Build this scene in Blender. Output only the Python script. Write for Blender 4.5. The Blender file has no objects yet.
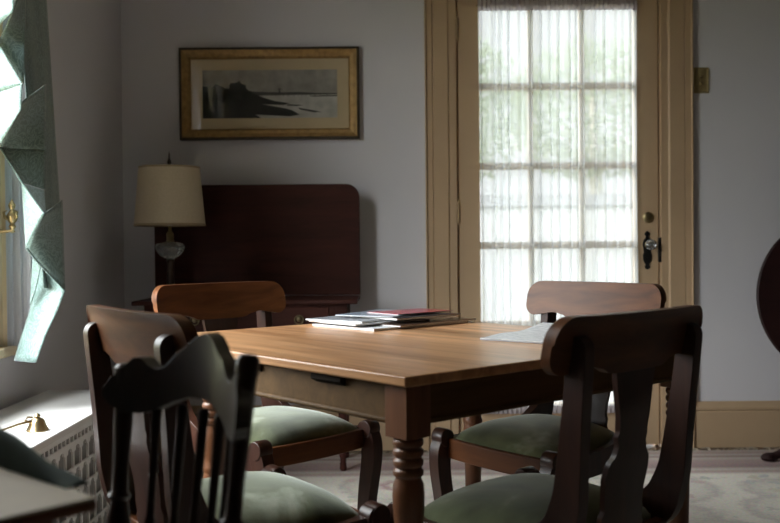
import bpy, bmesh, math, random
from mathutils import Vector, Matrix
random.seed(7)
PI = math.pi
scn = bpy.context.scene
COL = scn.collection

# ------------------------------------------------------------------ materials
def new_mat(name):
    m = bpy.data.materials.new(name); m.use_nodes = True
    nt = m.node_tree
    b = nt.nodes.get('Principled BSDF')
    return m, nt, b

def N(nt, t, **kw):
    n = nt.nodes.new(t)
    for k, v in kw.items():
        setattr(n, k, v)
    return n

def ramp(nt, stops, interp='LINEAR'):
    r = N(nt, 'ShaderNodeValToRGB'); cr = r.color_ramp; cr.interpolation = interp
    while len(cr.elements) < len(stops): cr.elements.new(0.5)
    for e, (p, c) in zip(cr.elements, stops):
        e.position = p; e.color = (*c, 1)
    return r

def mapping(nt, scale=(1, 1, 1), rot=(0, 0, 0), coord='Object', loc=(0, 0, 0)):
    tc = N(nt, 'ShaderNodeTexCoord'); mp = N(nt, 'ShaderNodeMapping')
    mp.inputs['Scale'].default_value = scale; mp.inputs['Rotation'].default_value = rot
    mp.inputs['Location'].default_value = loc
    nt.links.new(tc.outputs[coord], mp.inputs['Vector'])
    return mp

def plain(name, col, rough=0.5, metal=0.0, var=0.08, scale=8.0, coat=0.0, bump=0.0, bscale=60, spec=0.5, sheen=0.0):
    m, nt, b = new_mat(name)
    mp = mapping(nt)
    no = N(nt, 'ShaderNodeTexNoise'); no.inputs['Scale'].default_value = scale; no.inputs['Detail'].default_value = 5
    nt.links.new(mp.outputs[0], no.inputs['Vector'])
    r = ramp(nt, [(0.3, tuple(c * (1 - var) for c in col)), (0.7, tuple(min(1, c * (1 + var)) for c in col))])
    nt.links.new(no.outputs['Fac'], r.inputs['Fac']); nt.links.new(r.outputs['Color'], b.inputs['Base Color'])
    b.inputs['Roughness'].default_value = rough; b.inputs['Metallic'].default_value = metal
    b.inputs['Coat Weight'].default_value = coat; b.inputs['Coat Roughness'].default_value = 0.15
    b.inputs['Specular IOR Level'].default_value = spec
    b.inputs['Sheen Weight'].default_value = sheen
    if bump:
        n2 = N(nt, 'ShaderNodeTexNoise'); n2.inputs['Scale'].default_value = bscale
        nt.links.new(mp.outputs[0], n2.inputs['Vector'])
        bp = N(nt, 'ShaderNodeBump'); bp.inputs['Strength'].default_value = bump; bp.inputs['Distance'].default_value = 0.01
        nt.links.new(n2.outputs['Fac'], bp.inputs['Height']); nt.links.new(bp.outputs[0], b.inputs['Normal'])
    return m

def wood(name, dark, light, rough=0.3, grain=(1, 14, 14), coat=0.3, rot=(0, 0, 0), plank=0.0, spec=0.5):
    m, nt, b = new_mat(name)
    mp = mapping(nt, scale=grain, rot=rot)
    no = N(nt, 'ShaderNodeTexNoise'); no.inputs['Scale'].default_value = 2.2; no.inputs['Detail'].default_value = 7
    no.inputs['Roughness'].default_value = 0.6; no.inputs['Distortion'].default_value = 0.6
    nt.links.new(mp.outputs[0], no.inputs['Vector'])
    r = ramp(nt, [(0.25, dark), (0.72, light)])
    nt.links.new(no.outputs['Fac'], r.inputs['Fac'])
    out = r.outputs['Color']
    if plank:
        tc = N(nt, 'ShaderNodeTexCoord'); sx = N(nt, 'ShaderNodeSeparateXYZ')
        nt.links.new(tc.outputs['Object'], sx.inputs[0])
        dv = N(nt, 'ShaderNodeMath', operation='DIVIDE'); dv.inputs[1].default_value = plank
        nt.links.new(sx.outputs['X'], dv.inputs[0])
        fl = N(nt, 'ShaderNodeMath', operation='FLOOR'); nt.links.new(dv.outputs[0], fl.inputs[0])
        wn = N(nt, 'ShaderNodeTexWhiteNoise', noise_dimensions='1D'); nt.links.new(fl.outputs[0], wn.inputs['W'])
        mr = N(nt, 'ShaderNodeMapRange'); mr.inputs['To Min'].default_value = 0.70; mr.inputs['To Max'].default_value = 1.18
        nt.links.new(wn.outputs['Value'], mr.inputs['Value'])
        mx = N(nt, 'ShaderNodeVectorMath', operation='SCALE')
        nt.links.new(out, mx.inputs[0]); nt.links.new(mr.outputs[0], mx.inputs['Scale'])
        out = mx.outputs[0]
    nt.links.new(out, b.inputs['Base Color'])
    b.inputs['Roughness'].default_value = rough
    b.inputs['Specular IOR Level'].default_value = spec
    b.inputs['Coat Weight'].default_value = coat; b.inputs['Coat Roughness'].default_value = 0.12
    return m

M = {}
M['wall'] = plain('wall_paint', (0.70, 0.68, 0.71), 0.8, var=0.015, scale=3, bump=0.12, bscale=220, spec=0.25)
M['unseen_wall'] = wood('unseen_wall_dark', (0.06, 0.035, 0.02), (0.12, 0.07, 0.045), 0.4, (8, 8, 1), 0.0)  # invented dark finish for the unseen walls, keeps bounce light low
M['ceiling'] = plain('ceiling_paint', (0.62, 0.61, 0.60), 0.9, var=0.02)
M['trim'] = plain('tan_trim_paint', (0.52, 0.365, 0.225), 0.42, var=0.04, scale=5, bump=0.03)
M['cream_trim'] = plain('cream_trim_paint', (0.62, 0.50, 0.33), 0.45, var=0.04)
M['floor'] = wood('floor_boards', (0.035, 0.014, 0.008), (0.09, 0.04, 0.02), 0.35, (14, 1, 14), 0.2, plank=0.07)
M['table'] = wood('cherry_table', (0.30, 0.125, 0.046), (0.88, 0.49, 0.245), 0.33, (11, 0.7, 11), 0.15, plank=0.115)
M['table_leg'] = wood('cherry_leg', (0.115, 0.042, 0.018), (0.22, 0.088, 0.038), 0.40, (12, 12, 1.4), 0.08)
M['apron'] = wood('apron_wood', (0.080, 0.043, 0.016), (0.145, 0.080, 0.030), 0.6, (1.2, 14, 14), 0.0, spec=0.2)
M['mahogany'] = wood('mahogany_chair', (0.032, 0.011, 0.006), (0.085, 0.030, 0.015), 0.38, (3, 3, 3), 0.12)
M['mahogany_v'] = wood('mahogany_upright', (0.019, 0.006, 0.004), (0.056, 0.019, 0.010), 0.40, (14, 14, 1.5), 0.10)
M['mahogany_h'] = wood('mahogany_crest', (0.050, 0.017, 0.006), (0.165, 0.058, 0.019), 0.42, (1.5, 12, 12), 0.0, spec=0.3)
M['dark_oak'] = wood('dark_oak', (0.015, 0.0075, 0.005), (0.042, 0.019, 0.011), 0.33, (10, 10, 1.5), 0.15)
M['card_wood'] = wood('card_table_mahogany', (0.028, 0.008, 0.006), (0.070, 0.019, 0.012), 0.6, (1.3, 9, 9), 0.0, spec=0.2)
M['tilt_wood'] = wood('tilt_top_mahogany', (0.016, 0.006, 0.006), (0.030, 0.010, 0.009), 0.55, (2, 8, 8), 0.0, spec=0.25)
M['brass'] = plain('aged_brass', (0.46, 0.35, 0.19), 0.32, 1.0, var=0.2, scale=30)
M['old_brass'] = plain('dull_brass', (0.33, 0.26, 0.14), 0.42, 1.0, var=0.25, scale=40)
M['plate_brass'] = plain('lacquered_brass', (0.36, 0.28, 0.13), 0.4, 0.4, var=0.15, scale=40)
M['ring_metal'] = plain('tarnished_brass', (0.20, 0.155, 0.085), 0.5, 0.7, var=0.2, scale=40)
M['iron'] = plain('black_iron', (0.02, 0.018, 0.016), 0.45, 0.6, var=0.2, scale=30)
M['painted_metal'] = plain('tan_painted_metal', (0.50, 0.36, 0.21), 0.4, 0.0, var=0.05)
M['white_paint'] = plain('white_radiator_paint', (0.74, 0.73, 0.72), 0.42, var=0.03)
M['grille_back'] = plain('grey_screen', (0.26, 0.245, 0.23), 0.6, var=0.06)
M['support_vent_shade'] = plain('dark_support_vent_shade', (0.02, 0.016, 0.013), 0.9, spec=0.05)  # leaf support colour, also stands in for shade behind the vents
M['shade'] = plain('linen_shade', (0.60, 0.49, 0.34), 0.85, var=0.05, scale=120, bump=0.1, bscale=500)
M['shade_trim'] = plain('tan_shade_braid', (0.34, 0.25, 0.15), 0.8, var=0.1, scale=100)
M['gilt'] = plain('gilded_wood', (0.34, 0.205, 0.075), 0.45, 0.55, var=0.25, scale=40, bump=0.2, bscale=120)
M['gilt_dark'] = plain('dark_rope_moulding', (0.05, 0.033, 0.016), 0.45, 0.3, var=0.4, scale=120)
M['mat_board'] = plain('cream_mat_board', (0.62, 0.475, 0.31), 0.85, var=0.03)
M['paper'] = plain('page_paper', (0.78, 0.77, 0.76), 0.6, var=0.03, scale=30)
M['fringe'] = plain('wool_fringe', (0.42, 0.36, 0.28), 0.95, var=0.2, scale=60)

def velvet():
    m, nt, b = new_mat('green_velvet')
    mp = mapping(nt, scale=(1, 1, 1))
    no = N(nt, 'ShaderNodeTexNoise'); no.inputs['Scale'].default_value = 5.5; no.inputs['Detail'].default_value = 4
    no.inputs['Distortion'].default_value = 0.4
    nt.links.new(mp.outputs[0], no.inputs['Vector'])
    r = ramp(nt, [(0.34, (0.040, 0.046, 0.016)), (0.50, (0.120, 0.138, 0.066)), (0.66, (0.44, 0.47, 0.37))])  # pale stops put patches of window sheen into the base colour
    nt.links.new(no.outputs['Fac'], r.inputs['Fac']); nt.links.new(r.outputs['Color'], b.inputs['Base Color'])
    b.inputs['Roughness'].default_value = 0.85
    b.inputs['Sheen Weight'].default_value = 0.8; b.inputs['Sheen Roughness'].default_value = 0.45
    b.inputs['Sheen Tint'].default_value = (0.90, 0.96, 0.88, 1)
    b.inputs['Specular IOR Level'].default_value = 0.2
    n2 = N(nt, 'ShaderNodeTexNoise'); n2.inputs['Scale'].default_value = 320
    nt.links.new(mp.outputs[0], n2.inputs['Vector'])
    bp = N(nt, 'ShaderNodeBump'); bp.inputs['Strength'].default_value = 0.25; bp.inputs['Distance'].default_value = 0.002
    nt.links.new(n2.outputs['Fac'], bp.inputs['Height']); nt.links.new(bp.outputs[0], b.inputs['Normal'])
    return m
M['velvet'] = velvet()

def damask(name, base, hi):
    m, nt, b = new_mat(name)
    mp = mapping(nt, scale=(9, 9, 9))
    vo = N(nt, 'ShaderNodeTexNoise'); vo.inputs['Scale'].default_value = 2.0; vo.inputs['Detail'].default_value = 3
    vo.inputs['Distortion'].default_value = 4.5
    nt.links.new(mp.outputs[0], vo.inputs['Vector'])
    r = ramp(nt, [(0.42, base), (0.5, hi), (0.58, base)])
    nt.links.new(vo.outputs['Fac'], r.inputs['Fac']); nt.links.new(r.outputs['Color'], b.inputs['Base Color'])
    b.inputs['Roughness'].default_value = 0.42
    b.inputs['Sheen Weight'].default_value = 0.3
    return m
M['damask'] = damask('green_damask', (0.095, 0.150, 0.136), (0.19, 0.27, 0.255))
M['green_cloth'] = plain('dark_green_cloth', (0.045, 0.07, 0.06), 0.85, var=0.15, scale=30)

def sheer(name, alpha_face=0.52, alpha_edge=0.95, col=(0.77, 0.81, 0.83), transl=0.55):
    m, nt, b = new_mat(name)
    nt.nodes.remove(b)
    out = nt.nodes['Material Output']
    df = N(nt, 'ShaderNodeBsdfDiffuse'); df.inputs['Color'].default_value = (*col, 1)
    tl = N(nt, 'ShaderNodeBsdfTranslucent'); tl.inputs['Color'].default_value = (*col, 1)
    mx = N(nt, 'ShaderNodeMixShader'); mx.inputs[0].default_value = transl
    nt.links.new(df.outputs[0], mx.inputs[1]); nt.links.new(tl.outputs[0], mx.inputs[2])
    tr = N(nt, 'ShaderNodeBsdfTransparent')
    lw = N(nt, 'ShaderNodeLayerWeight'); lw.inputs['Blend'].default_value = 0.5
    pw = N(nt, 'ShaderNodeMath', operation='POWER'); pw.inputs[1].default_value = 1.6
    nt.links.new(lw.outputs['Facing'], pw.inputs[0])
    mr = N(nt, 'ShaderNodeMapRange'); mr.inputs['To Min'].default_value = alpha_face; mr.inputs['To Max'].default_value = alpha_edge
    nt.links.new(pw.outputs[0], mr.inputs['Value'])
    ad = mr
    m2 = N(nt, 'ShaderNodeMixShader')
    nt.links.new(ad.outputs[0], m2.inputs[0]); nt.links.new(tr.outputs[0], m2.inputs[1]); nt.links.new(mx.outputs[0], m2.inputs[2])
    nt.links.new(m2.outputs[0], out.inputs['Surface'])
    return m
M['sheer'] = sheer('white_sheer')
M['sheer_header'] = sheer('gathered_sheer', 0.9, 1.0, (0.46, 0.42, 0.44), 0.35)
M['sheer_white'] = sheer('white_lining', 0.8, 1.0, (0.72, 0.73, 0.78), 0.3)

def pane_glass(name, gloss=0.06, col=(0.97, 0.98, 0.97)):
    m, nt, b = new_mat(name)
    nt.nodes.remove(b)
    tr = N(nt, 'ShaderNodeBsdfTransparent'); tr.inputs['Color'].default_value = (*col, 1)
    gl = N(nt, 'ShaderNodeBsdfGlossy'); gl.inputs['Roughness'].default_value = 0.03
    fr = N(nt, 'ShaderNodeFresnel'); fr.inputs['IOR'].default_value = 1.45
    no = N(nt, 'ShaderNodeTexNoise'); no.inputs['Scale'].default_value = 4
    bp = N(nt, 'ShaderNodeBump'); bp.inputs['Strength'].default_value = 0.02
    nt.links.new(no.outputs['Fac'], bp.inputs['Height']); nt.links.new(bp.outputs[0], gl.inputs['Normal'])
    mx = N(nt, 'ShaderNodeMixShader')
    ge = N(nt, 'ShaderNodeNewGeometry'); iv = N(nt, 'ShaderNodeMath', operation='SUBTRACT'); iv.inputs[0].default_value = 1.0
    nt.links.new(ge.outputs['Backfacing'], iv.inputs[1])
    ml = N(nt, 'ShaderNodeMath', operation='MULTIPLY'); nt.links.new(fr.outputs[0], ml.inputs[0]); nt.links.new(iv.outputs[0], ml.inputs[1])
    nt.links.new(ml.outputs[0], mx.inputs[0]); nt.links.new(tr.outputs[0], mx.inputs[1]); nt.links.new(gl.outputs[0], mx.inputs[2])
    nt.links.new(mx.outputs[0], nt.nodes['Material Output'].inputs['Surface'])
    return m
M['glass'] = pane_glass('window_glass')

def crystal():
    m, nt, b = new_mat('cut_glass')
    b.inputs['Base Color'].default_value = (0.85, 0.86, 0.85, 1); b.inputs['Roughness'].default_value = 0.06
    b.inputs['Transmission Weight'].default_value = 0.9; b.inputs['IOR'].default_value = 1.5
    vo = N(nt, 'ShaderNodeTexVoronoi'); vo.inputs['Scale'].default_value = 60
    mp = mapping(nt); nt.links.new(mp.outputs[0], vo.inputs['Vector'])
    bp = N(nt, 'ShaderNodeBump'); bp.inputs['Strength'].default_value = 0.6; bp.inputs['Distance'].default_value = 0.004
    nt.links.new(vo.outputs['Distance'], bp.inputs['Height']); nt.links.new(bp.outputs[0], b.inputs['Normal'])
    return m
M['crystal'] = crystal()

def rug_mat():
    m, nt, b = new_mat('oriental_rug_wool')
    tc = N(nt, 'ShaderNodeTexCoord'); sp = N(nt, 'ShaderNodeSeparateXYZ'); nt.links.new(tc.outputs['Object'], sp.inputs[0])
    # noisy coordinates make the drawing hand-knotted
    mpn = mapping(nt, scale=(1, 1, 1))
    nz = N(nt, 'ShaderNodeTexNoise'); nz.inputs['Scale'].default_value = 26; nz.inputs['Detail'].default_value = 3
    nt.links.new(mpn.outputs[0], nz.inputs['Vector'])
    sub = N(nt, 'ShaderNodeVectorMath', operation='SUBTRACT'); sub.inputs[1].default_value = (0.5, 0.5, 0.5)
    nt.links.new(nz.outputs['Color'], sub.inputs[0])
    sc = N(nt, 'ShaderNodeVectorMath', operation='SCALE'); sc.inputs['Scale'].default_value = 0.07
    nt.links.new(sub.outputs[0], sc.inputs[0])
    ad = N(nt, 'ShaderNodeVectorMath', operation='ADD'); nt.links.new(tc.outputs['Object'], ad.inputs[0]); nt.links.new(sc.outputs[0], ad.inputs[1])
    ivory = (0.62, 0.575, 0.50)
    vo = N(nt, 'ShaderNodeTexVoronoi'); vo.inputs['Scale'].default_value = 2.6; vo.inputs['Randomness'].default_value = 0.55
    nt.links.new(ad.outputs[0], vo.inputs['Vector'])
    ring = ramp(nt, [(0.0, (0.42, 0.30, 0.26)), (0.12, ivory), (0.20, (0.42, 0.26, 0.26)), (0.27, ivory), (0.5, (0.56, 0.52, 0.45)), (0.60, (0.47, 0.42, 0.38)), (0.68, ivory)])
    nt.links.new(vo.outputs['Distance'], ring.inputs['Fac'])
    v2 = N(nt, 'ShaderNodeTexVoronoi'); v2.inputs['Scale'].default_value = 9; v2.inputs['Randomness'].default_value = 0.8
    nt.links.new(ad.outputs[0], v2.inputs['Vector'])
    spots = ramp(nt, [(0.0, (0.0, 0.0, 0.0)), (0.22, (0.0, 0.0, 0.0)), (0.30, (1, 1, 1))])
    nt.links.new(v2.outputs['Distance'], spots.inputs['Fac'])
    hue = N(nt, 'ShaderNodeSeparateColor'); nt.links.new(v2.outputs['Color'], hue.inputs[0])
    hues = ramp(nt, [(0.0, (0.26, 0.30, 0.34)), (0.35, (0.38, 0.20, 0.21)), (0.6, (0.40, 0.34, 0.22)), (0.8, (0.25, 0.29, 0.26))], 'CONSTANT')
    nt.links.new(hue.outputs['Red'], hues.inputs['Fac'])
    hmix = N(nt, 'ShaderNodeMix', data_type='RGBA'); hmix.inputs['Factor'].default_value = 0.5; hmix.inputs['A'].default_value = (*ivory, 1)
    nt.links.new(hues.outputs['Color'], hmix.inputs['B'])
    mx = N(nt, 'ShaderNodeMix', data_type='RGBA')
    nt.links.new(spots.outputs['Color'], mx.inputs['Factor'])
    nt.links.new(hmix.outputs['Result'], mx.inputs['A']); nt.links.new(ring.outputs['Color'], mx.inputs['B'])
    # end border stripes measured from the far edge (object y = 0 at that edge, negative inwards)
    mr = N(nt, 'ShaderNodeMapRange'); mr.inputs['From Min'].default_value = 0.0; mr.inputs['From Max'].default_value = -0.6
    nt.links.new(sp.outputs['Y'], mr.inputs['Value'])
    P1, P2, P3 = (0.38, 0.27, 0.25), (0.46, 0.395, 0.34), (0.28, 0.19, 0.19)
    st = ramp(nt, [(0.0, P2), (0.10, P1), (0.16, P2), (0.22, P3), (0.27, P2), (0.36, P1), (0.55, P3), (0.62, P2), (0.70, P1), (0.78, ivory)])
    nt.links.new(mr.outputs[0], st.inputs['Fac'])
    edge = ramp(nt, [(0.76, (0, 0, 0)), (0.82, (1, 1, 1))]); nt.links.new(mr.outputs[0], edge.inputs['Fac'])
    m3 = N(nt, 'ShaderNodeMix', data_type='RGBA')
    nt.links.new(edge.outputs['Color'], m3.inputs['Factor']); nt.links.new(st.outputs['Color'], m3.inputs['A']); nt.links.new(mx.outputs['Result'], m3.inputs['B'])
    n3 = N(nt, 'ShaderNodeTexNoise'); n3.inputs['Scale'].default_value = 90; n3.inputs['Detail'].default_value = 4
    nt.links.new(tc.outputs['Object'], n3.inputs['Vector'])
    m4 = N(nt, 'ShaderNodeMix', data_type='RGBA', blend_type='OVERLAY'); m4.inputs['Factor'].default_value = 0.45
    nt.links.new(m3.outputs['Result'], m4.inputs['A']); nt.links.new(n3.outputs['Color'], m4.inputs['B'])
    hs = N(nt, 'ShaderNodeHueSaturation'); hs.inputs['Saturation'].default_value = 0.85
    nt.links.new(m4.outputs['Result'], hs.inputs['Color'])
    nt.links.new(hs.outputs['Color'], b.inputs['Base Color'])
    b.inputs['Roughness'].default_value = 0.95; b.inputs['Specular IOR Level'].default_value = 0.1
    bp = N(nt, 'ShaderNodeBump'); bp.inputs['Strength'].default_value = 0.3; bp.inputs['Distance'].default_value = 0.004
    nt.links.new(n3.outputs['Fac'], bp.inputs['Height']); nt.links.new(bp.outputs[0], b.inputs['Normal'])
    return m
M['rug'] = rug_mat()

def printed(name, base, ink, scale=(60, 14, 1)):
    m, nt, b = new_mat(name)
    mp = mapping(nt, scale=scale)
    br = N(nt, 'ShaderNodeTexNoise'); br.inputs['Scale'].default_value = 3.0; br.inputs['Detail'].default_value = 2
    nt.links.new(mp.outputs[0], br.inputs['Vector'])
    r = ramp(nt, [(0.48, base), (0.60, ink)])
    nt.links.new(br.outputs['Fac'], r.inputs['Fac']); nt.links.new(r.outputs['Color'], b.inputs['Base Color'])
    b.inputs['Roughness'].default_value = 0.35
    return m
M['newsprint'] = printed('newsprint', (0.80, 0.81, 0.84), (0.50, 0.52, 0.56))
for nm, c in dict(cover_white=(0.72, 0.73, 0.76), cover_grey=(0.40, 0.42, 0.46), cover_dark=(0.035, 0.035, 0.045), cover_red=(0.42, 0.03, 0.055),
                  cover_brown=(0.10, 0.06, 0.045), cover_blue=(0.30, 0.36, 0.45)).items():
    M[nm] = plain(nm, c, 0.22, var=0.12, scale=14, coat=0.3)
# painting pigments
for nm, c in dict(p_sky=(0.34, 0.305, 0.28), p_water=(0.50, 0.465, 0.44), p_land=(0.028, 0.026, 0.023), p_tree=(0.022, 0.024, 0.018), p_far=(0.08, 0.072, 0.065), p_reed=(0.045, 0.042, 0.036)).items():
    M[nm] = plain(nm, c, 0.7, var=0.22, scale=18)
# outdoors
M['lawn'] = plain('lawn', (0.20, 0.20, 0.07), 0.9, var=0.3, scale=4)
def leaf():
    m, nt, b = new_mat('leaves'); nt.nodes.remove(b)
    df = N(nt, 'ShaderNodeBsdfDiffuse'); tl = N(nt, 'ShaderNodeBsdfTranslucent')
    df.inputs['Color'].default_value = (0.17, 0.20, 0.145, 1); tl.inputs['Color'].default_value = (0.22, 0.26, 0.17, 1)
    mx = N(nt, 'ShaderNodeMixShader'); mx.inputs[0].default_value = 0.5
    nt.links.new(df.outputs[0], mx.inputs[1]); nt.links.new(tl.outputs[0], mx.inputs[2]); nt.links.new(mx.outputs[0], nt.nodes['Material Output'].inputs['Surface'])
    return m
M['leaf'] = leaf()
M['bark'] = plain('bark', (0.26, 0.24, 0.20), 0.9, var=0.3, scale=20)
M['fence'] = plain('pale_fence', (0.22, 0.22, 0.22), 0.7, var=0.03)
M['fence_rail'] = plain('grey_fence_rail', (0.13, 0.13, 0.135), 0.7, var=0.05)
M['paving'] = plain('pale_paving', (0.15, 0.15, 0.145), 0.85, var=0.05, scale=3)

# ------------------------------------------------------------------ mesh builder
class MB:
    def __init__(s):
        s.v = []; s.f = []; s.mi = []
    def add(s, vs, fs, mi=0):
        o = len(s.v)
        s.v += [tuple(p) for p in vs]
        s.f += [tuple(i + o for i in f) for f in fs]
        s.mi += [mi] * len(fs)
    def box(s, lo, hi, mi=0, mat=None):
        x0, y0, z0 = lo; x1, y1, z1 = hi
        vs = [Vector(p) for p in ((x0, y0, z0), (x1, y0, z0), (x1, y1, z0), (x0, y1, z0), (x0, y0, z1), (x1, y0, z1), (x1, y1, z1), (x0, y1, z1))]
        if mat: vs = [mat @ p for p in vs]
        s.add(vs, [(0, 3, 2, 1), (4, 5, 6, 7), (0, 1, 5, 4), (1, 2, 6, 5), (2, 3, 7, 6), (3, 0, 4, 7)], mi)
    def prism(s, poly, d0, d1, axis='y', mi=0, mat=None):
        """poly of 2-D points extruded along an axis (x: poly is yz; y: poly is xz; z: poly is xy)"""
        def P(a, b, d):
            p = (d, a, b) if axis == 'x' else ((a, d, b) if axis == 'y' else (a, b, d))
            return mat @ Vector(p) if mat else Vector(p)
        n = len(poly)
        vs = [P(a, b, d0) for a, b in poly] + [P(a, b, d1) for a, b in poly]
        fs = [tuple(range(n - 1, -1, -1)), tuple(range(n, 2 * n))] + [(i, (i + 1) % n, n + (i + 1) % n, n + i) for i in range(n)]
        s.add(vs, fs, mi)
    def lathe(s, prof, n=24, mi=0, mat=None, cap=True):
        vs = []; fs = []
        for r, z in prof:
            for k in range(n):
                a = 2 * PI * k / n
                p = Vector((r * math.cos(a), r * math.sin(a), z))
                vs.append(mat @ p if mat else p)
        for i in range(len(prof) - 1):
            for k in range(n):
                k2 = (k + 1) % n
                fs.append((i * n + k, i * n + k2, (i + 1) * n + k2, (i + 1) * n + k))
        if cap:
            fs.append(tuple(range(n - 1, -1, -1))); b = (len(prof) - 1) * n
            fs.append(tuple(range(b, b + n)))
        s.add(vs, fs, mi)
    def tube(s, pts, rad, n=10, mi=0):
        pts = [Vector(p) for p in pts]
        rs = rad if isinstance(rad, (list, tuple)) else [rad] * len(pts)
        vs = []; fs = []
        up = Vector((0.31, 0.17, 0.93))
        for i, p in enumerate(pts):
            t = (pts[min(i + 1, len(pts) - 1)] - pts[max(i - 1, 0)]).normalized()
            a = t.cross(up)
            if a.length < 1e-4: a = t.cross(Vector((1, 0, 0)))
            a.normalize(); b = t.cross(a)
            for k in range(n):
                th = 2 * PI * k / n
                vs.append(p + (a * math.cos(th) + b * math.sin(th)) * rs[i])
        for i in range(len(pts) - 1):
            for k in range(n):
                k2 = (k + 1) % n
                fs.append((i * n + k, (i + 1) * n + k, (i + 1) * n + k2, i * n + k2))
        fs.append(tuple(range(n))); b = (len(pts) - 1) * n
        fs.append(tuple(range(b + n - 1, b - 1, -1)))
        s.add(vs, fs, mi)
    def grid(s, fn, nu, nv, mi=0, close_u=False):
        vs = [fn(i / (nu if close_u else nu), j / nv) for i in range(nu + (0 if close_u else 1)) for j in range(nv + 1)]
        fs = []
        m = nu if close_u else nu
        for i in range(m):
            i2 = (i + 1) % nu if close_u else i + 1
            for j in range(nv):
                fs.append((i * (nv + 1) + j, i2 * (nv + 1) + j, i2 * (nv + 1) + j + 1, i * (nv + 1) + j + 1))
        s.add(vs, fs, mi)
    def slab(s, front, back, nu, nv, mi=0):
        """closed solid between two grids front(u,v), back(u,v)"""
        W = nv + 1
        vs = [front(i / nu, j / nv) for i in range(nu + 1) for j in range(nv + 1)]
        o = len(vs)
        vs += [back(i / nu, j / nv) for i in range(nu + 1) for j in range(nv + 1)]
        fs = []
        for i in range(nu):
            for j in range(nv):
                a = i * W + j
                fs.append((a, a + W, a + W + 1, a + 1)); fs.append((o + a, o + a + 1, o + a + W + 1, o + a + W))
        for i in range(nu):
            a = i * W; fs.append((a, o + a, o + a + W, a + W))
            a = i * W + nv; fs.append((a, a + W, o + a + W, o + a))
        for j in range(nv):
            a = j; fs.append((a, a + 1, o + a + 1, o + a))
            a = nu * W + j; fs.append((a, o + a, o + a + 1, a + 1))
        s.add(vs, fs, mi)
    def build(s, name, mats, parent=None, smooth=40, bevel=0.0, solid=0.0, seg=2, subsurf=0):
        me = bpy.data.meshes.new(name)
        me.from_pydata([tuple(p) for p in s.v], [], s.f)
        if not isinstance(mats, (list, tuple)): mats = [mats]
        for m in mats: me.materials.append(m)
        for p, mi in zip(me.polygons, s.mi): p.material_index = mi
        bm = bmesh.new(); bm.from_mesh(me)
        bmesh.ops.recalc_face_normals(bm, faces=bm.faces[:]); bm.to_mesh(me); bm.free()
        me.update()
        if smooth:
            for p in me.polygons: p.use_smooth = True
            me.set_sharp_from_angle(angle=math.radians(smooth))
        o = bpy.data.objects.new(name, me); COL.objects.link(o)
        if parent: o.parent = parent
        if solid:
            md = o.modifiers.new('solid', 'SOLIDIFY'); md.thickness = solid; md.offset = 0
        if bevel:
            md = o.modifiers.new('bevel', 'BEVEL'); md.width = bevel; md.segments = seg; md.limit_method = 'ANGLE'; md.angle_limit = math.radians(35)
        if subsurf:
            md = o.modifiers.new('sub', 'SUBSURF'); md.levels = subsurf; md.render_levels = subsurf
        return o

def tag(o, label=None, cat=None, group=None, kind=None):
    if label: o['label'] = label
    if cat: o['category'] = cat
    if group: o['group'] = group
    if kind: o['kind'] = kind
    return o
def thing(name, label, cat, loc=(0, 0, 0), rz=0, group=None):
    o = bpy.data.objects.new(name, None); COL.objects.link(o)
    o.location = loc; o.rotation_euler = (0, 0, rz); o.empty_display_size = 0.1
    return tag(o, label, cat, group)
def struct(o): o['kind'] = 'structure'; return o
def dup(root, loc, rz, label=None):
    r = root.copy(); COL.objects.link(r); r.location = loc; r.rotation_euler = (0, 0, rz)
    if label: r['label'] = label
    for ch in list(root.children):
        c = ch.copy(); COL.objects.link(c); c.parent = r
        for g in list(ch.children):
            d = g.copy(); COL.objects.link(d); d.parent = c
    return r
def catmull(pts, n=8):
    P = [Vector(p) for p in pts]; out = []
    for i in range(len(P) - 1):
        p0 = P[max(i - 1, 0)]; p1 = P[i]; p2 = P[i + 1]; p3 = P[min(i + 2, len(P) - 1)]
        for k in range(n):
            t = k / n
            out.append(0.5 * ((2 * p1) + (p2 - p0) * t + (2 * p0 - 5 * p1 + 4 * p2 - p3) * t * t + (3 * p1 - p0 - 3 * p2 + p3) * t ** 3))
    out.append(P[-1]); return out
def interp(tab, x):
    if x <= tab[0][0]: return tab[0][1]
    for (a, va), (b, vb) in zip(tab, tab[1:]):
        if x <= b:
            t = (x - a) / (b - a); t = t * t * (3 - 2 * t) * 0.5 + t * 0.5
            return va + (vb - va) * t
    return tab[-1][1]

# ------------------------------------------------------------------ room shell
XL, XR, YB, YF, ZC = -1.29, 5.6, 4.53, -4.2, 2.75
DX0, DX1, DZ = 0.325, 1.315, 2.275          # door opening
WY0, WY1, WZ0, WZ1 = 1.80, 2.93, 0.66, 2.35   # window opening in the left wall
mb = MB(); mb.box((XL - 0.15, YF - 0.15, -0.06), (XR + 0.15, YB + 0.15, 0)); struct(mb.build('floor', M['floor'], smooth=0))
mb = MB(); mb.box((XL - 0.15, YF - 0.15, ZC), (XR + 0.15, YB + 0.15, ZC + 0.1)); struct(mb.build('ceiling', M['ceiling'], smooth=0))
mb = MB()
mb.box((XL - 0.15, YB, 0), (DX0, YB + 0.15, ZC)); mb.box((DX1, YB, 0), (XR + 0.15, YB + 0.15, ZC)); mb.box((DX0, YB, DZ), (DX1, YB + 0.15, ZC))
struct(mb.build('wall_back', M['wall'], smooth=0))
mb = MB()
mb.box((XL - 0.15, YF, 0), (XL, WY0, ZC)); mb.box((XL - 0.15, WY1, 0), (XL, YB, ZC))
mb.box((XL - 0.15, WY0, 0), (XL, WY1, WZ0)); mb.box((XL - 0.15, WY0, WZ1), (XL, WY1, ZC))
struct(mb.build('wall_left', M['wall'], smooth=0))
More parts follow.
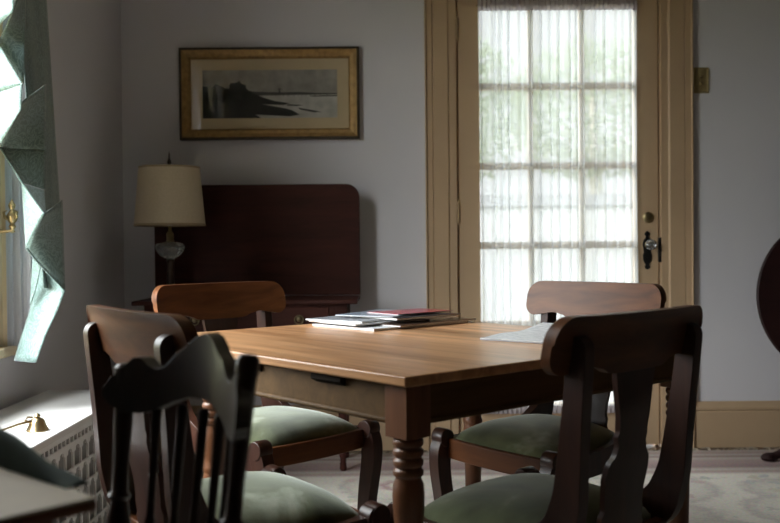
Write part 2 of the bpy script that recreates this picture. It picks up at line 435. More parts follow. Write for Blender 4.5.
mb = MB(); mb.box((XR, YF, 0), (XR + 0.15, YB, ZC)); struct(mb.build('wall_right', M['unseen_wall'], smooth=0))
mb = MB(); mb.box((XL - 0.15, YF - 0.15, 0), (XR + 0.15, YF, ZC)); struct(mb.build('wall_front', M['unseen_wall'], smooth=0))

def base_profile(L0, L1, y, side):
    """stepped baseboard with a moulded cap"""
    return [(0, 0), (0.022, 0), (0.022, 0.172), (0.019, 0.178), (0.026, 0.184), (0.026, 0.196), (0.018, 0.206), (0.012, 0.222), (0, 0.222)]
def baseboard(name, a, b, rot):
    mb = MB()
    a = Vector((*a, 0)); b = Vector((*b, 0)); d = (b - a); L = d.length; d.normalize(); n = Vector((d.y, -d.x, 0)) * rot
    prof = base_profile(0, 0, 0, 0)
    vs = [a + n * p + Vector((0, 0, q)) for p, q in prof] + [b + n * p + Vector((0, 0, q)) for p, q in prof]
    k = len(prof)
    mb.add(vs, [tuple(range(k)), tuple(range(2 * k - 1, k - 1, -1))] + [(i, (i + 1) % k, k + (i + 1) % k, k + i) for i in range(k)])
    return struct(mb.build(name, M['trim'], smooth=25))
baseboard('baseboard_back', (XL, YB), (DX0 - 0.15, YB), 1)
baseboard('baseboard_back', (DX1 + 0.15, YB), (XR, YB), 1)
baseboard('baseboard_right', (XR, YB), (XR, YF), 1)
baseboard('baseboard_left', (XL, YB), (XL, 3.44), -1)

# door casing: fluted boards left, right and across the head
def casing_poly(x0, x1, flip=False):
    """cross section (x, depth) of a moulded casing from the wall-side edge x0 to the door-side edge x1"""
    s = [(0, 0), (0, 0.03), (0.03, 0.034), (0.045, 0.028), (0.06, 0.022), (0.23, 0.022), (0.25, 0.017), (0.27, 0.022), (0.73, 0.022), (0.75, 0.016), (0.78, 0.012), (1.0, 0.012), (1.0, 0)]
    return [(x0 + (x1 - x0) * a, b) for a, b in s]
mb = MB()
for x0, x1 in ((DX0 - 0.15, DX0), (DX1 + 0.15, DX1)):
    pl = casing_poly(x0, x1)
    mb.prism([(x, YB - dpt) for x, dpt in pl], 0, DZ + 0.15, axis='z')
pl = casing_poly(DZ + 0.15, DZ)
mb.prism([(YB - dpt, z) for z, dpt in pl], DX0 - 0.15, DX1 + 0.15, axis='x')
# jamb linings and stop
mb.box((DX0 - 0.001, YB - 0.002, 0), (DX0 + 0.004, YB + 0.15, DZ)); mb.box((DX1 - 0.004, YB - 0.002, 0), (DX1 + 0.001, YB + 0.15, DZ)); mb.box((DX0, YB - 0.002, DZ - 0.004), (DX1, YB + 0.15, DZ + 0.001))
mb.box((DX0 + 0.004, YB + 0.056, 0), (DX0 + 0.018, YB + 0.075, DZ)); mb.box((DX1 - 0.018, YB + 0.056, 0), (DX1 - 0.004, YB + 0.075, DZ))
struct(mb.build('trim_1', M['trim'], smooth=20))

# the glazed door
door = struct(bpy.data.objects.new('door_1', None)); COL.objects.link(door); door.location = (0, YB + 0.008, 0)
GX = [0.440, 0.690, 0.940, 1.190]; GZ0, GZ1, NR = 0.215, 2.145, 5
RH = (GZ1 - GZ0) / NR
L0, L1 = DX0 + 0.010, DX1 - 0.010; ZT = DZ - 0.008
mb = MB()
mb.box((L0, 0, 0.012), (GX[0], 0.044, ZT)); mb.box((GX[3], 0, 0.012), (L1, 0.044, ZT))
mb.box((GX[0], 0, GZ1), (GX[3], 0.044, ZT)); mb.box((GX[0], 0, 0.012), (GX[3], 0.044, GZ0))
mb.build('door_panel', M['trim'], door, bevel=0.002)
mb = MB()
for x in GX[1:3]: mb.box((x - 0.0135, 0.006, GZ0), (x + 0.0135, 0.038, GZ1))
for i in range(1, NR): 
    z = GZ0 + RH * i; mb.box((GX[0], 0.007, z - 0.0175), (GX[3], 0.037, z + 0.0175))
mb.build('glazing_bars', M['trim'], door, bevel=0.003)
for i in range(3):
    for j in range(NR):
        mb = MB(); z = GZ0 + RH * j
        mb.box((GX[i] + 0.005, 0.021, z + 0.005), (GX[i + 1] - 0.005, 0.024, z + RH - 0.005)); mb.build('pane', M['glass'], door, smooth=0)
for z in (2.035, 1.155, 0.25):
    mb = MB()
    mb.lathe([(0.001, -0.066), (0.005, -0.062), (0.0035, -0.056), (0.0075, -0.052), (0.0075, -0.018), (0.0068, -0.017), (0.0075, -0.016), (0.0075, 0.016), (0.0068, 0.017), (0.0075, 0.018), (0.0075, 0.052), (0.0035, 0.056), (0.005, 0.062), (0.001, 0.066)], 14, mat=Matrix.Translation((DX0 + 0.006, -0.009, z)))
    mb.build('hinge', M['painted_metal'], door)
# deadbolt cylinder, ornate iron escutcheon with glass knob
KX = 1.256
mb = MB(); T = Matrix.Translation((KX, 0, 1.118)) @ Matrix.Rotation(PI / 2, 4, 'X')
mb.lathe([(0.027, 0), (0.027, 0.005), (0.021, 0.011), (0.012, 0.012), (0.012, 0.016), (0.003, 0.017)], 24, mat=T)
mb.box((KX - 0.002, -0.020, 1.110), (KX + 0.002, -0.016, 1.126))
mb.build('deadbolt', M['old_brass'], door)
mb = MB()
zs = [(0.865, 0.003), (0.872, 0.012), (0.880, 0.014), (0.888, 0.008), (0.895, 0.013), (0.910, 0.021), (0.93, 0.023), (0.95, 0.018), (0.965, 0.020), (0.985, 0.024), (1.005, 0.020), (1.018, 0.010), (1.026, 0.007), (1.034, 0.014), (1.042, 0.013), (1.052, 0.003)]
poly = [(KX - 0.006 + w, z) for z, w in zs] + [(KX - 0.006 - w, z) for z, w in reversed(zs)]
mb.prism(poly, -0.005, 0.0, axis='y'); esc = mb.build('escutcheon', M['iron'], door, bevel=0.0015)
mb = MB(); T = Matrix.Translation((KX, -0.004, 0.985)) @ Matrix.Rotation(PI / 2, 4, 'X')
mb.lathe([(0.019, 0), (0.019, 0.005), (0.010, 0.010), (0.009, 0.026)], 20, mat=T)
mb.lathe([(0.009, 0.026), (0.017, 0.029), (0.025, 0.037), (0.027, 0.045), (0.022, 0.054), (0.012, 0.059), (0.002, 0.060)], 12, 1, mat=T)
mb.build('door_knob', [M['old_brass'], M['crystal']], door)
mb = MB(); mb.box((L1 - 0.004, -0.016, 0.90), (L1 + 0.012, 0.0, 1.02)); mb.box((L1 - 0.004, -0.020, 0.93), (L1 + 0.008, -0.014, 0.99)); mb.build('lock_keep', M['iron'], door, bevel=0.003)

# sheer curtain on the door
cur = thing('sheer_curtain', 'white gathered sheer curtain stretched over the glass of the door', 'curtain', (0, YB - 0.012, 0))
CX0, CX1, CZ0, CZ1 = 0.432, 1.200, 0.185, 2.165
rs = random.Random(3)
ph = [rs.uniform(0, 6.28) for _ in range(8)]
FOLDS = [((k + rs.uniform(0.15, 0.85)) / 17, rs.choice((0.006, 0.008, 0.012)), rs.uniform(0.009, 0.022)) for k in range(17)]
def fold(x, z):
    t = (x - CX0) / (CX1 - CX0)
    a = 0.0
    for c, wd, hg in FOLDS:
        q = (t - c - 0.004 * math.sin(z * 2.2 + c * 40)) / wd
        a -= hg * math.exp(-q * q)
    a += 0.0016 * math.sin(2 * PI * 24 * t + ph[2] + math.sin(5 * t + z))
    e = min(1.0, abs(z - CZ0) / 0.1 + 0.5, abs(CZ1 - z) / 0.1 + 0.5)
    return a * e
mb = MB()
def fsheer(u, v):
    z = CZ0 + 0.02 + (CZ1 - CZ0 - 0.07) * v
    pull = 0.008 * math.sin(PI * v)
    x = CX0 + pull + (CX1 - CX0 - 2 * pull + (0.012 * (1 - v))) * u
    return Vector((x, fold(x, z), z))
mb.grid(fsheer, 420, 14); mb.build('sheer_fabric', M['sheer'], cur)
for nm, z0, z1 in (('gathered_header', CZ1 - 0.05, CZ1 + 0.012), ('gathered_hem', CZ0 - 0.012, CZ0 + 0.025)):
    mb = MB()
    def fh(u, v):
        x = CX0 + (CX1 - CX0) * u
        return Vector((x, -0.008 + 0.006 * math.sin(2 * PI * 34 * u + 1.5 * math.sin(9 * u)) + 0.003 * math.sin(2 * PI * 71 * u), z0 + (z1 - z0) * v))
    mb.grid(fh, 300, 4); mb.build(nm, M['sheer_header'], cur)
for z in (CZ1 - 0.02, CZ0 + 0.006):
    mb = MB(); mb.tube([(CX0 - 0.006, 0.004, z), (CX1 + 0.006, 0.004, z)], 0.004); mb.build('curtain_rod', M['old_brass'], cur)

# the window in the left wall
win = struct(bpy.data.objects.new('window_1', None)); COL.objects.link(win)
mb = MB()
xo, xi = XL - 0.11, XL - 0.06
for (y0, y1, z0, z1) in ((WY0, WY0 + 0.05, WZ0, WZ1), (WY1 - 0.05, WY1, WZ0, WZ1), (WY0 + 0.05, WY1 - 0.05, WZ0, WZ0 + 0.07), (WY0 + 0.05, WY1 - 0.05, WZ1 - 0.05, WZ1)):
    mb.box((xo, y0, z0), (xi, y1, z1))
mb.box((xo, WY0 + 0.05, 1.50), (xi, WY1 - 0.05, 1.54))
mb.build('window_frame', M['cream_trim'], win, bevel=0.003)
for z0, z1 in ((WZ0 + 0.07, 1.50), (1.54, WZ1 - 0.05)):
    mb = MB(); mb.box((xo + 0.02, WY0 + 0.05, z0), (xo + 0.024, WY1 - 0.05, z1)); mb.build('pane', M['glass'], win, smooth=0)
mb = MB(); mb.box((XL - 0.15, WY0 + 0.001, WZ0 - 0.001), (XL, WY1 - 0.001, WZ0 + 0.012)); mb.box((XL, WY0 - 0.16, WZ0 - 0.022), (XL + 0.055, WY1 + 0.16, WZ0 + 0.008)); mb.build('window_sill', M['cream_trim'], win, bevel=0.006, seg=3)
mb = MB()
for y0, y1 in ((WY0 - 0.13, WY0), (WY1 + 0.13, WY1)):
    pl = casing_poly(y0, y1)
    mb.prism([(XL + dp, y) for y, dp in pl], WZ0 + 0.008, WZ1 + 0.13, axis='z')
pl = casing_poly(WZ1 + 0.13, WZ1)
mb.prism([(XL + dp, z) for z, dp in pl], WY0, WY1, axis='y')
struct(mb.build('trim_2', M['cream_trim'], smooth=20))

# ------------------------------------------------------------------ radiator cover
RX, RY0, RY1, RZ = -0.935, 1.45, 3.43, 0.47
rc = thing('radiator_cover', 'white painted radiator cover with pierced grille front under the left window', 'radiator cover', (XL, (RY0 + RY1) / 2, 0))
def R_(o): o.location = (-XL, -(RY0 + RY1) / 2, 0); return o
mb = MB(); mb.box((XL + 0.028, RY0, RZ - 0.02), (RX, RY1, RZ)); R_(mb.build('top_panel', M['white_paint'], rc, bevel=0.004))
mb = MB()
FX = RX - 0.012   # front plane
mb.box((FX - 0.016, RY0, 0.0), (FX, RY1, 0.055)); mb.box((FX - 0.016, RY0, 0.435), (FX, RY1, RZ - 0.02))
mb.box((FX - 0.016, RY1 - 0.05, 0.055), (FX, RY1, 0.435)); mb.box((FX - 0.016, RY0, 0.055), (FX, RY0 + 0.05, 0.435))
def ring_cell(outer, inner):
    n = len(outer)
    vs = [(FX, y, z) for y, z in outer] + [(FX, y, z) for y, z in inner] + [(FX - 0.006, y, z) for y, z in outer] + [(FX - 0.006, y, z) for y, z in inner]
    fs = []
    for i in range(n):
        k = (i + 1) % n
        fs += [(i, k, n + k, n + i), (2 * n + i, 3 * n + i, 3 * n + k, 2 * n + k), (n + i, n + k, 3 * n + k, 3 * n + i)]
    mb.add(vs, fs)
y = RY0 + 0.05; yend = RY1 - 0.05
pit = 0.066; ncell = int((yend - y) / pit); pit = (yend - y) / ncell
tiers = [0.060 + 0.0685 * q for q in range(6)]
for k in range(ncell):
    a, b = y + k * pit, y + (k + 1) * pit
    c = (a + b) / 2
    # small square vents under the top, two to each slot
    z0, z1 = 0.408, 0.435
    for a2, b2 in ((a, c), (c, b)):
        ring_cell([(a2, z0), (b2, z0), (b2, z1), (a2, z1)], [(a2 + 0.006, z0 + 0.005), (b2 - 0.006, z0 + 0.005), (b2 - 0.006, z1 - 0.005), (a2 + 0.006, z1 - 0.005)])
    # tiers of pointed slots
    for z0, z1 in zip(tiers, tiers[1:]):
        w = pit / 2 - 0.005
        out = [(a, z0), (b, z0), (b, z1 - 0.03), (b, z1 - 0.012), (b, z1), (c, z1), (a, z1), (a, z1 - 0.012), (a, z1 - 0.03)]
        inn = [(c - w, z0 + 0.001), (c + w, z0 + 0.001), (c + w, z1 - 0.022), (c + w * 0.62, z1 - 0.019), (c + w * 0.52, z1 - 0.009), (c, z1 - 0.004), (c - w * 0.52, z1 - 0.009), (c - w * 0.62, z1 - 0.019), (c - w, z1 - 0.022)]
        ring_cell(out, inn)
    mb.box((FX - 0.006, a, tiers[-1]), (FX, b, 0.408)); mb.box((FX - 0.006, a, 0.055), (FX, b, 0.060))
R_(mb.build('grille_panel', M['white_paint'], rc, smooth=0))
mb = MB(); mb.box((FX - 0.022, RY0 + 0.02, 0.02), (FX - 0.0165, RY1 - 0.02, 0.398)); R_(mb.build('grille_screen', M['grille_back'], rc, smooth=0))
mb = MB(); mb.box((FX - 0.032, RY0 + 0.02, 0.398), (FX - 0.028, RY1 - 0.02, 0.44)); R_(mb.build('vent_shade', M['support_vent_shade'], rc, smooth=0))  # dark sheet added as the shade behind the square vents
for yy in (RY1, RY0 + 0.016):
    mb = MB(); mb.box((XL + 0.028, yy - 0.016, 0), (FX - 0.033, yy, RZ - 0.02)); R_(mb.build('end_panel', M['white_paint'], rc, bevel=0.002))

# candle snuffer lying on the radiator cover
sn = thing('candle_snuffer', 'brass candle snuffer with thin handle on the radiator cover', 'candle snuffer', (-1.005, 2.645, RZ))
mb = MB(); mb.lathe([(0.0295, 0.0), (0.031, 0.003), (0.028, 0.008), (0.024, 0.016), (0.021, 0.026), (0.016, 0.034), (0.007, 0.038), (0.009, 0.042), (0.006, 0.047), (0.001, 0.050)], 24); mb.build('bell', M['brass'], sn)
mb = MB(); mb.tube([(-0.012, -0.012, 0.03), (-0.035, -0.04, 0.027), (-0.07, -0.10, 0.018), (-0.105, -0.17, 0.008), (-0.13, -0.22, 0.006)], [0.004, 0.003, 0.003, 0.003, 0.005], 8); mb.build('handle', M['brass'], sn)
mb = MB(); mb.tube([(-0.012, -0.012, 0.022), (-0.026, -0.022, 0.034), (-0.020, -0.020, 0.042), (-0.010, -0.012, 0.040)], 0.003, 8); mb.build('hinge_loop', M['brass'], sn)

# brass holdback on the window casing
hb = thing('curtain_holdback', 'small ornate brass curtain holdback on the cream window casing', 'curtain holdback', (XL + 0.013, 3.05, 1.045))
mb = MB(); mb.tube([(0.0, -0.01, 0.0), (0.03, -0.005, 0.0), (0.045, 0.0, 0.004)], 0.005, 8)
mb.lathe([(0.016, 0.0), (0.016, 0.004), (0.008, 0.008), (0.003, 0.010)], 14, mat=Matrix.Translation((0.0, -0.01, 0)) @ Matrix.Rotation(PI / 2, 4, 'Y')); mb.build('arm', M['brass'], hb)
mb = MB(); mb.lathe([(0.003, -0.006), (0.010, -0.002), (0.006, 0.006), (0.012, 0.016), (0.006, 0.024), (0.016, 0.036), (0.019, 0.050), (0.011, 0.062), (0.006, 0.070), (0.010, 0.078), (0.012, 0.086), (0.006, 0.096), (0.001, 0.106)], 12, mat=Matrix.Translation((0.045, 0, 0))); 
for sgn in (-1, 1): mb.tube([(0.045, 0.0, 0.03), (0.045 + 0.018 * sgn, -0.012, 0.045), (0.045 + 0.022 * sgn, -0.014, 0.062), (0.045 + 0.012 * sgn, -0.010, 0.068)], [0.004, 0.005, 0.005, 0.002], 8)
mb.build('ornament', M['brass'], hb)

# green damask cascade at the left window
gc = thing('window_curtain', 'green damask curtain tail falling in zigzag folds beside the left window', 'curtain', (XL + 0.12, 2.95, 0.62))
CAM = Vector((0, 0, 0.98)); F = 934.0
PITCH, ROLL = 0.01445, 0.0088
rot = Matrix.Rotation(PI / 2 - PITCH, 4, 'X'); rollm = Matrix.Rotation(-ROLL, 4, 'Z')
CAMROT = (rot @ rollm)
def place(px, py, Y):
    """world point on the sight line through photo point (px, py) at depth Y"""
    d = CAMROT @ Vector(((px - 390) / F, (261.5 - py) / F, -1)); return CAM + d * (Y / d.y)
off = Vector(gc.location)
def patch(mb, c, n=12, bulge=0.0, ax=(-0.5, -0.86, 0)):
    """cloth facet between four corners (px, py, depth), gently bellied"""
    P = [place(*q) - off for q in c]; bx_ = Vector(ax)
    mb.grid(lambda u, v: P[0].lerp(P[1], u).lerp(P[3].lerp(P[2], u), v) + bx_ * bulge * math.sin(PI * u) * math.sin(PI * v), n, n)
mb = MB()
patch(mb, [(-22, -60, 2.84), (17, -40, 2.78), (13, 12, 2.74), (-22, 44, 2.84)], bulge=0.02)      # top lobe
patch(mb, [(13, 12, 2.74), (26, -30, 2.86), (24, 84, 2.90), (-4, 46, 2.88)], bulge=-0.01)        # reverse behind it
patch(mb, [(-24, 12, 2.84), (0, 48, 2.82), (22, 85, 2.75), (-24, 100, 2.84)], bulge=0.006)       # second lobe, turned to the light
patch(mb, [(-24, 100, 2.84), (22, 85, 2.75), (21, 110, 2.74), (-24, 186, 2.84)], bulge=0.006)
patch(mb, [(19, 104, 2.77), (46, 84, 2.98), (46, 150, 2.96), (0, 148, 2.84)], bulge=0.014)        # front face of the third fold
patch(mb, [(0, 147, 2.84), (46, 150, 2.96), (45, 200, 2.94), (22, 183, 2.87)], bulge=0.012)
patch(mb, [(22, 183, 2.87), (45, 190, 2.94), (46, 216, 2.86), (44, 214, 2.84)], bulge=0.0)
patch(mb, [(22, 183, 2.90), (44, 214, 2.83), (26, 248, 2.88), (24, 215, 2.92)], bulge=0.006)      # third lobe
patch(mb, [(44, 214, 2.83), (62, 200, 3.02), (65, 291, 2.98), (26, 248, 2.88)], bulge=0.01)       # lower front face
patch(mb, [(33, 258, 2.93), (41, 266, 2.93), (35, 292, 2.95), (30, 306, 2.98)], bulge=0.0)        # sliver of reverse
mb.build('cascade', M['damask'], gc, smooth=70, solid=0.003)
mb = MB()
def ffall(u, v):
    py = -150 + 438 * v
    x0 = 4 + 40 * v; x1 = 45 + 20 * max(0, (py + 20)) / 310
    px = x0 + (x1 - x0) * u
    Y = 2.93 + 0.29 * u + 0.006 * math.sin(u * 14 + v)
    return place(px, py, Y) - off
mb.grid(ffall, 18, 24); mb.build('fall', M['damask'], gc, smooth=60, solid=0.003)
mb = MB()
hemL = [(37, 262), (35, 285), (30, 310), (22, 335), (14, 361)]; hemR = [(39, 264), (65, 291), (58, 310), (46, 335), (36, 363)]
def fhem(u, v):
    k = v * 4; i = min(int(k), 3); t = k - i
    a = Vector(hemL[i]).lerp(Vector(hemL[i + 1]), t); b = Vector(hemR[i]).lerp(Vector(hemR[i + 1]), t)
    p = a.lerp(b, u)
    return place(p.x, p.y, 2.98 - 0.06 * u - 0.01 * math.sin(PI * u) + 0.04 * (1 - v)) - off
mb.grid(fhem, 10, 20); mb.build('hem_fold', M['damask'], gc, smooth=60, solid=0.003)
for ed in (((0, 147, 2.838), (22, 183, 2.868), (44, 214, 2.828)), ((-24, 12, 2.838), (0, 48, 2.818), (22, 85, 2.748)), ((26, 248, 2.878), (38, 263, 2.91), (65, 291, 2.975))):
    mb = MB(); mb.tube([place(*q) - off for q in ed], 0.003, 6); mb.build('edge_trim', M['damask'], gc)

ws = thing('window_sheer', 'plain white sheer panel hanging behind the green curtain tail', 'curtain', (XL + 0.03, 3.22, 0.62))
mb = MB()
def fws(u, v):
    nx, ny = 0.537, -0.844
    k = 0.006 * math.sin(u * 17) + 0.002 * math.sin(u * 39 + 1)
    return Vector((-0.013 + 0.080 * u + nx * k, -0.130 + 0.051 * u + ny * k, 0.03 + 1.75 * v))
mb.grid(fws, 60, 4); mb.build('sheer_panel', M['sheer_white'], ws)
mb = MB(); mb.tube([(-0.028, -0.14, 1.785), (0.072, -0.074, 1.785)], 0.006, 8); mb.build('curtain_rod', M['old_brass'], ws)

# ------------------------------------------------------------------ picture
pic = thing('framed_picture', 'wide gilt framed landscape with cream mat on the back wall', 'picture', (-0.573, YB, 1.508))
PW, PH = 0.433, 0.442
def rect_frame(mb, w0, h0, w1, h1, y0, y1, H, mi=0):
    """mitred ring between outer half-width w0 and inner w1 (heights measured inwards), front depth y0 outer -> y1 inner"""
    o = [(-w0, h0), (w0, h0), (w0, H - h0), (-w0, H - h0)]; i = [(-w1, h1), (w1, h1), (w1, H - h1), (-w1, H - h1)]
    vs = [(x, y0, z) for x, z in o] + [(x, y1, z) for x, z in i] + [(x, 0, z) for x, z in o] + [(x, 0, z) for x, z in i]
    fs = []
    for a in range(4):
        b = (a + 1) % 4
        fs += [(a, b, 4 + b, 4 + a), (8 + a, 12 + a, 12 + b, 8 + b), (a, 8 + a, 8 + b, b), (4 + a, 4 + b, 12 + b, 12 + a)]
    mb.add(vs, fs, mi)
mb = MB()
rect_frame(mb, PW, 0.0, PW - 0.012, 0.012, -0.030, -0.034, PH)
for sx, L in ((0, 1), (1, 1)):
    pass
# rope twist beads along the outer edge
for k in range(74):
    x = -PW + 0.006 + k * (2 * PW - 0.012) / 73
    for z in (0.006, PH - 0.006): mb.box((x - 0.004, -0.038, z - 0.005), (x + 0.004, -0.03, z + 0.005))
for k in range(38):
    z = 0.006 + k * (PH - 0.012) / 37
    for x in (-PW + 0.006, PW - 0.006): mb.box((x - 0.005, -0.038, z - 0.004), (x + 0.005, -0.03, z + 0.004))
mb.build('rope_moulding', M['gilt_dark'], pic, smooth=0)
mb = MB()
rect_frame(mb, PW - 0.012, 0.012, PW - 0.030, 0.030, -0.034, -0.026, PH)
rect_frame(mb, PW - 0.030, 0.030, PW - 0.044, 0.044, -0.026, -0.024, PH)
rect_frame(mb, PW - 0.044, 0.044, PW - 0.053, 0.053, -0.020, -0.012, PH)
mb.build('gilt_frame', M['gilt'], pic, smooth=0)
mb = MB(); rect_frame(mb, PW - 0.05, 0.05, PW - 0.108, 0.105, -0.0095, -0.0095, PH); mb.build('mat_board', M['mat_board'], pic, smooth=0)
iw, ih0, ih1 = PW - 0.106, 0.103, PH - 0.103
def pt(px, py):
    return (-iw + 2 * iw * (px - 202) / 136.0, ih1 - (ih1 - ih0) * (py - 70) / 48.0)
mb = MB()
def flat(poly, mi, y=-0.006):
    n = len(poly); mb.add([(x, y, z) for x, z in poly], [tuple(range(n))], mi)
flat([(-iw, ih0), (iw, ih0), (iw, ih1), (-iw, ih1)], 0)
flat([pt(245, 94), pt(338, 94), pt(338, 118), pt(245, 118)], 1, -0.0063)
flat([pt(248, 91), pt(262, 92.0), pt(280, 92.5), pt(300, 92.2), pt(315, 93.2), pt(338, 93.6), pt(338, 94.8), pt(300, 95), pt(248, 95.5)], 4, -0.0066)
flat([pt(202, 86), pt(246, 90), pt(262, 97), pt(275, 101), pt(290, 103), pt(284, 105), pt(262, 104), pt(285, 108), pt(292, 110), pt(300, 114.5), pt(290, 116), pt(255, 114), pt(262, 118), pt(202, 118)], 2, -0.0069)
flat([pt(310, 96), pt(338, 95.4), pt(338, 96.6), pt(312, 96.9)], 5, -0.0069)
flat([pt(298, 107.5), pt(312, 110), pt(322, 112), pt(314, 112.4), pt(300, 109.4)], 2, -0.0069)
flat([pt(288, 104.2), pt(297, 104.6), pt(304, 105.2), pt(296, 106), pt(286, 105.4)], 2, -0.0069)
rr = random.Random(5)
def blob(cx, cy, rx, ry, mi, n=22):
    P = []
    for k in range(n):
        a = 2 * PI * k / n; q = 1 + rr.uniform(-0.16, 0.14)
        P.append(pt(cx + rx * q * math.cos(a), cy - ry * q * math.sin(a)))
    x0 = -iw + 0.0005
    P = [(max(x0, min(iw, x)), z) for x, z in P]
    flat(P, mi, -0.0072)
blob(214, 96, 12.5, 11, 3); blob(238, 90, 9.5, 8.5, 5); blob(226, 97, 10, 7, 3); blob(247, 95, 6, 5, 3); blob(206, 103, 5, 9, 3)
flat([pt(279.4, 88.5), pt(280.0, 88.5), pt(280.6, 92.6), pt(279.0, 92.6)], 2, -0.0072)
flat([pt(278, 89.2), pt(282, 88.8), pt(282, 89.3), pt(278, 89.7)], 2, -0.0073)
for k in range(16):
    x = 262 + k * 4.4 + rr.uniform(-1, 1); flat([pt(x, 94.5), pt(x + 0.7, 94.5), pt(x + 0.5, 96 + rr.uniform(0, 1.5)), pt(x + 0.1, 96)], 5, -0.0072)
painting = mb.build('painting', [M['p_sky'], M['p_water'], M['p_land'], M['p_tree'], M['p_far'], M['p_reed']], pic, smooth=0)
mb = MB(); mb.box((-PW + 0.051, -0.0135, 0.051), (PW - 0.051, -0.0120, PH - 0.051)); mb.build('glass', M['glass'], pic, smooth=0)
mb = MB(); mb.box((-PW + 0.01, -0.005, 0.01), (PW - 0.01, -0.001, PH - 0.01)); mb.build('backing', M['gilt_dark'], pic, smooth=0)

# brass switch plate
sw = thing('switch_plate', 'brass switch plate with raised border on wall right of the door', 'switch plate', (1.512, YB, 1.715))
mb = MB(); mb.box((-0.037, -0.005, 0), (0.037, 0, 0.125)); mb.build('plate', M['plate_brass'], sw, bevel=0.003)
mb = MB(); rect_frame(mb, 0.034, 0.004, 0.026, 0.012, -0.009, -0.006, 0.125); mb.build('border', M['plate_brass'], sw, smooth=0)
for z in (0.048, 0.078):
    mb = MB(); mb.lathe([(0.008, 0), (0.008, 0.006), (0.006, 0.008), (0.001, 0.008)], 14, mat=Matrix.Translation((0, -0.005, z)) @ Matrix.Rotation(PI / 2, 4, 'X')); mb.build('button', M['old_brass'], sw)

# ------------------------------------------------------------------ rug
RUGZ = 0.010
rug = tag(None or (lambda mb: (mb.box((-1.925, -4.0, 0), (1.925, 0, RUGZ - 0.001)), mb.build('rug', M['rug'], smooth=0))[1])(MB()), 'faded ivory and rose oriental rug under the dining table', 'rug')
rug.location = (1.0, 4.41, 0)
mb = MB(); rf = random.Random(11)
for k in range(190):
    x = -1.90 + 3.80 * k / 189 + rf.choice((0, 0, 0.015, -0.015)); L = rf.uniform(0.02, 0.085); dx = rf.uniform(-0.04, 0.04); w = 0.0024
    pts = [(x, 0.0, 0.006), (x + dx * 0.3, L * 0.4, 0.007 + rf.uniform(0, 0.009)), (x + dx, L, 0.002)]
    mb.tube(pts, [w, w, w * 0.7], 4)
fr = mb.build('fringe', M['fringe'], rug); fr['kind'] = 'stuff'

# ------------------------------------------------------------------ dining table
TC = Vector((0.043, 2.39)); TANG = math.radians(40.6); TA, TB, TZ = 0.975, 1.085, 0.75
tb = thing('dining_table', 'square cherry wood dining table with turned legs and papers on top', 'table', (TC.x, TC.y, RUGZ), TANG)
h = TZ - RUGZ
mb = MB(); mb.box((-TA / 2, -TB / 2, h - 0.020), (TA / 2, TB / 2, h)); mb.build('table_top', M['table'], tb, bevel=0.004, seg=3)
LW = 0.030   # half leg block
ix, iy = TA / 2 - 0.012 - LW, TB / 2 - 0.012 - LW
YE = -iy + 0.706     # the frame stops short of the drawn-out leaf at the far end
def turned_leg(x, y):
    mb = MB()
    zb = h - 0.118
    mb.box((x - LW, y - LW, zb), (x + LW, y + LW, h - 0.020))
    # reeded neck, vase, ring, taper, foot
    pr = [(0.006, 0.0), (0.017, 0.0), (0.019, 0.012), (0.017, 0.028), (0.020, 0.05), (0.022, 0.058), (0.019, 0.066), (0.020, 0.10), (0.024, 0.25), (0.027, 0.36), (0.0285, 0.42),
          (0.026, 0.432), (0.0295, 0.440), (0.0295, 0.448), (0.026, 0.456)]
    pr += [(0.0275, 0.468), (0.0295, 0.490), (0.0300, 0.515), (0.0285, 0.535), (0.024, 0.545)]
    zr = 0.548
    for k in range(4):
        pr += [(0.0245, zr), (0.0285, zr + 0.004), (0.0290, zr + 0.009), (0.0285, zr + 0.013), (0.0245, zr + 0.017)]; zr += 0.0185
    pr += [(0.028, zb)]
    mb.lathe(pr, 28, mat=Matrix.Translation((x, y, 0)))
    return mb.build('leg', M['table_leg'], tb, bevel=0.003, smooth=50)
for sx in (-1, 1):
    for y in (-iy, YE): turned_leg(sx * ix, y)
az0, az1 = h - 0.094, h - 0.020
for sy in (-1, 1):
    mb = MB(); y0 = -(iy + LW - 0.008) if sy < 0 else YE + LW - 0.008
    mb.box((-ix + LW, min(y0, y0 - sy * 0.022), az0), (ix - LW, max(y0, y0 - sy * 0.022), az1)); 
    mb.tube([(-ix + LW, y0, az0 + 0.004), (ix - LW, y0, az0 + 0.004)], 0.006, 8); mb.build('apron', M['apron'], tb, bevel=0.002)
for sx in (-1, 1):
    mb = MB(); x0 = sx * (ix + LW - 0.008)
    mb.box((min(x0, x0 - sx * 0.022), -iy + LW, az0), (max(x0, x0 - sx * 0.022), YE - LW, az1))
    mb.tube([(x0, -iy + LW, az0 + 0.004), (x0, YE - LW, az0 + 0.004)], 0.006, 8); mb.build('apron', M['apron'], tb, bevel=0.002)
# dark leaf supports poking out below the top on the window side
for y in (-0.293, 0.006):
    mb = MB(); x0 = -(ix + LW - 0.008)
    poly = [(x0 + 0.05, h - 0.021), (x0 - 0.012, h - 0.021), (x0 - 0.014, h - 0.032), (x0 + 0.0, h - 0.040), (x0 + 0.05, h - 0.040)]
    mb.prism([(a, b) for a, b in poly], y - 0.05, y + 0.05, axis='y'); mb.build('leaf_support', M['support_vent_shade'], tb, bevel=0.002)

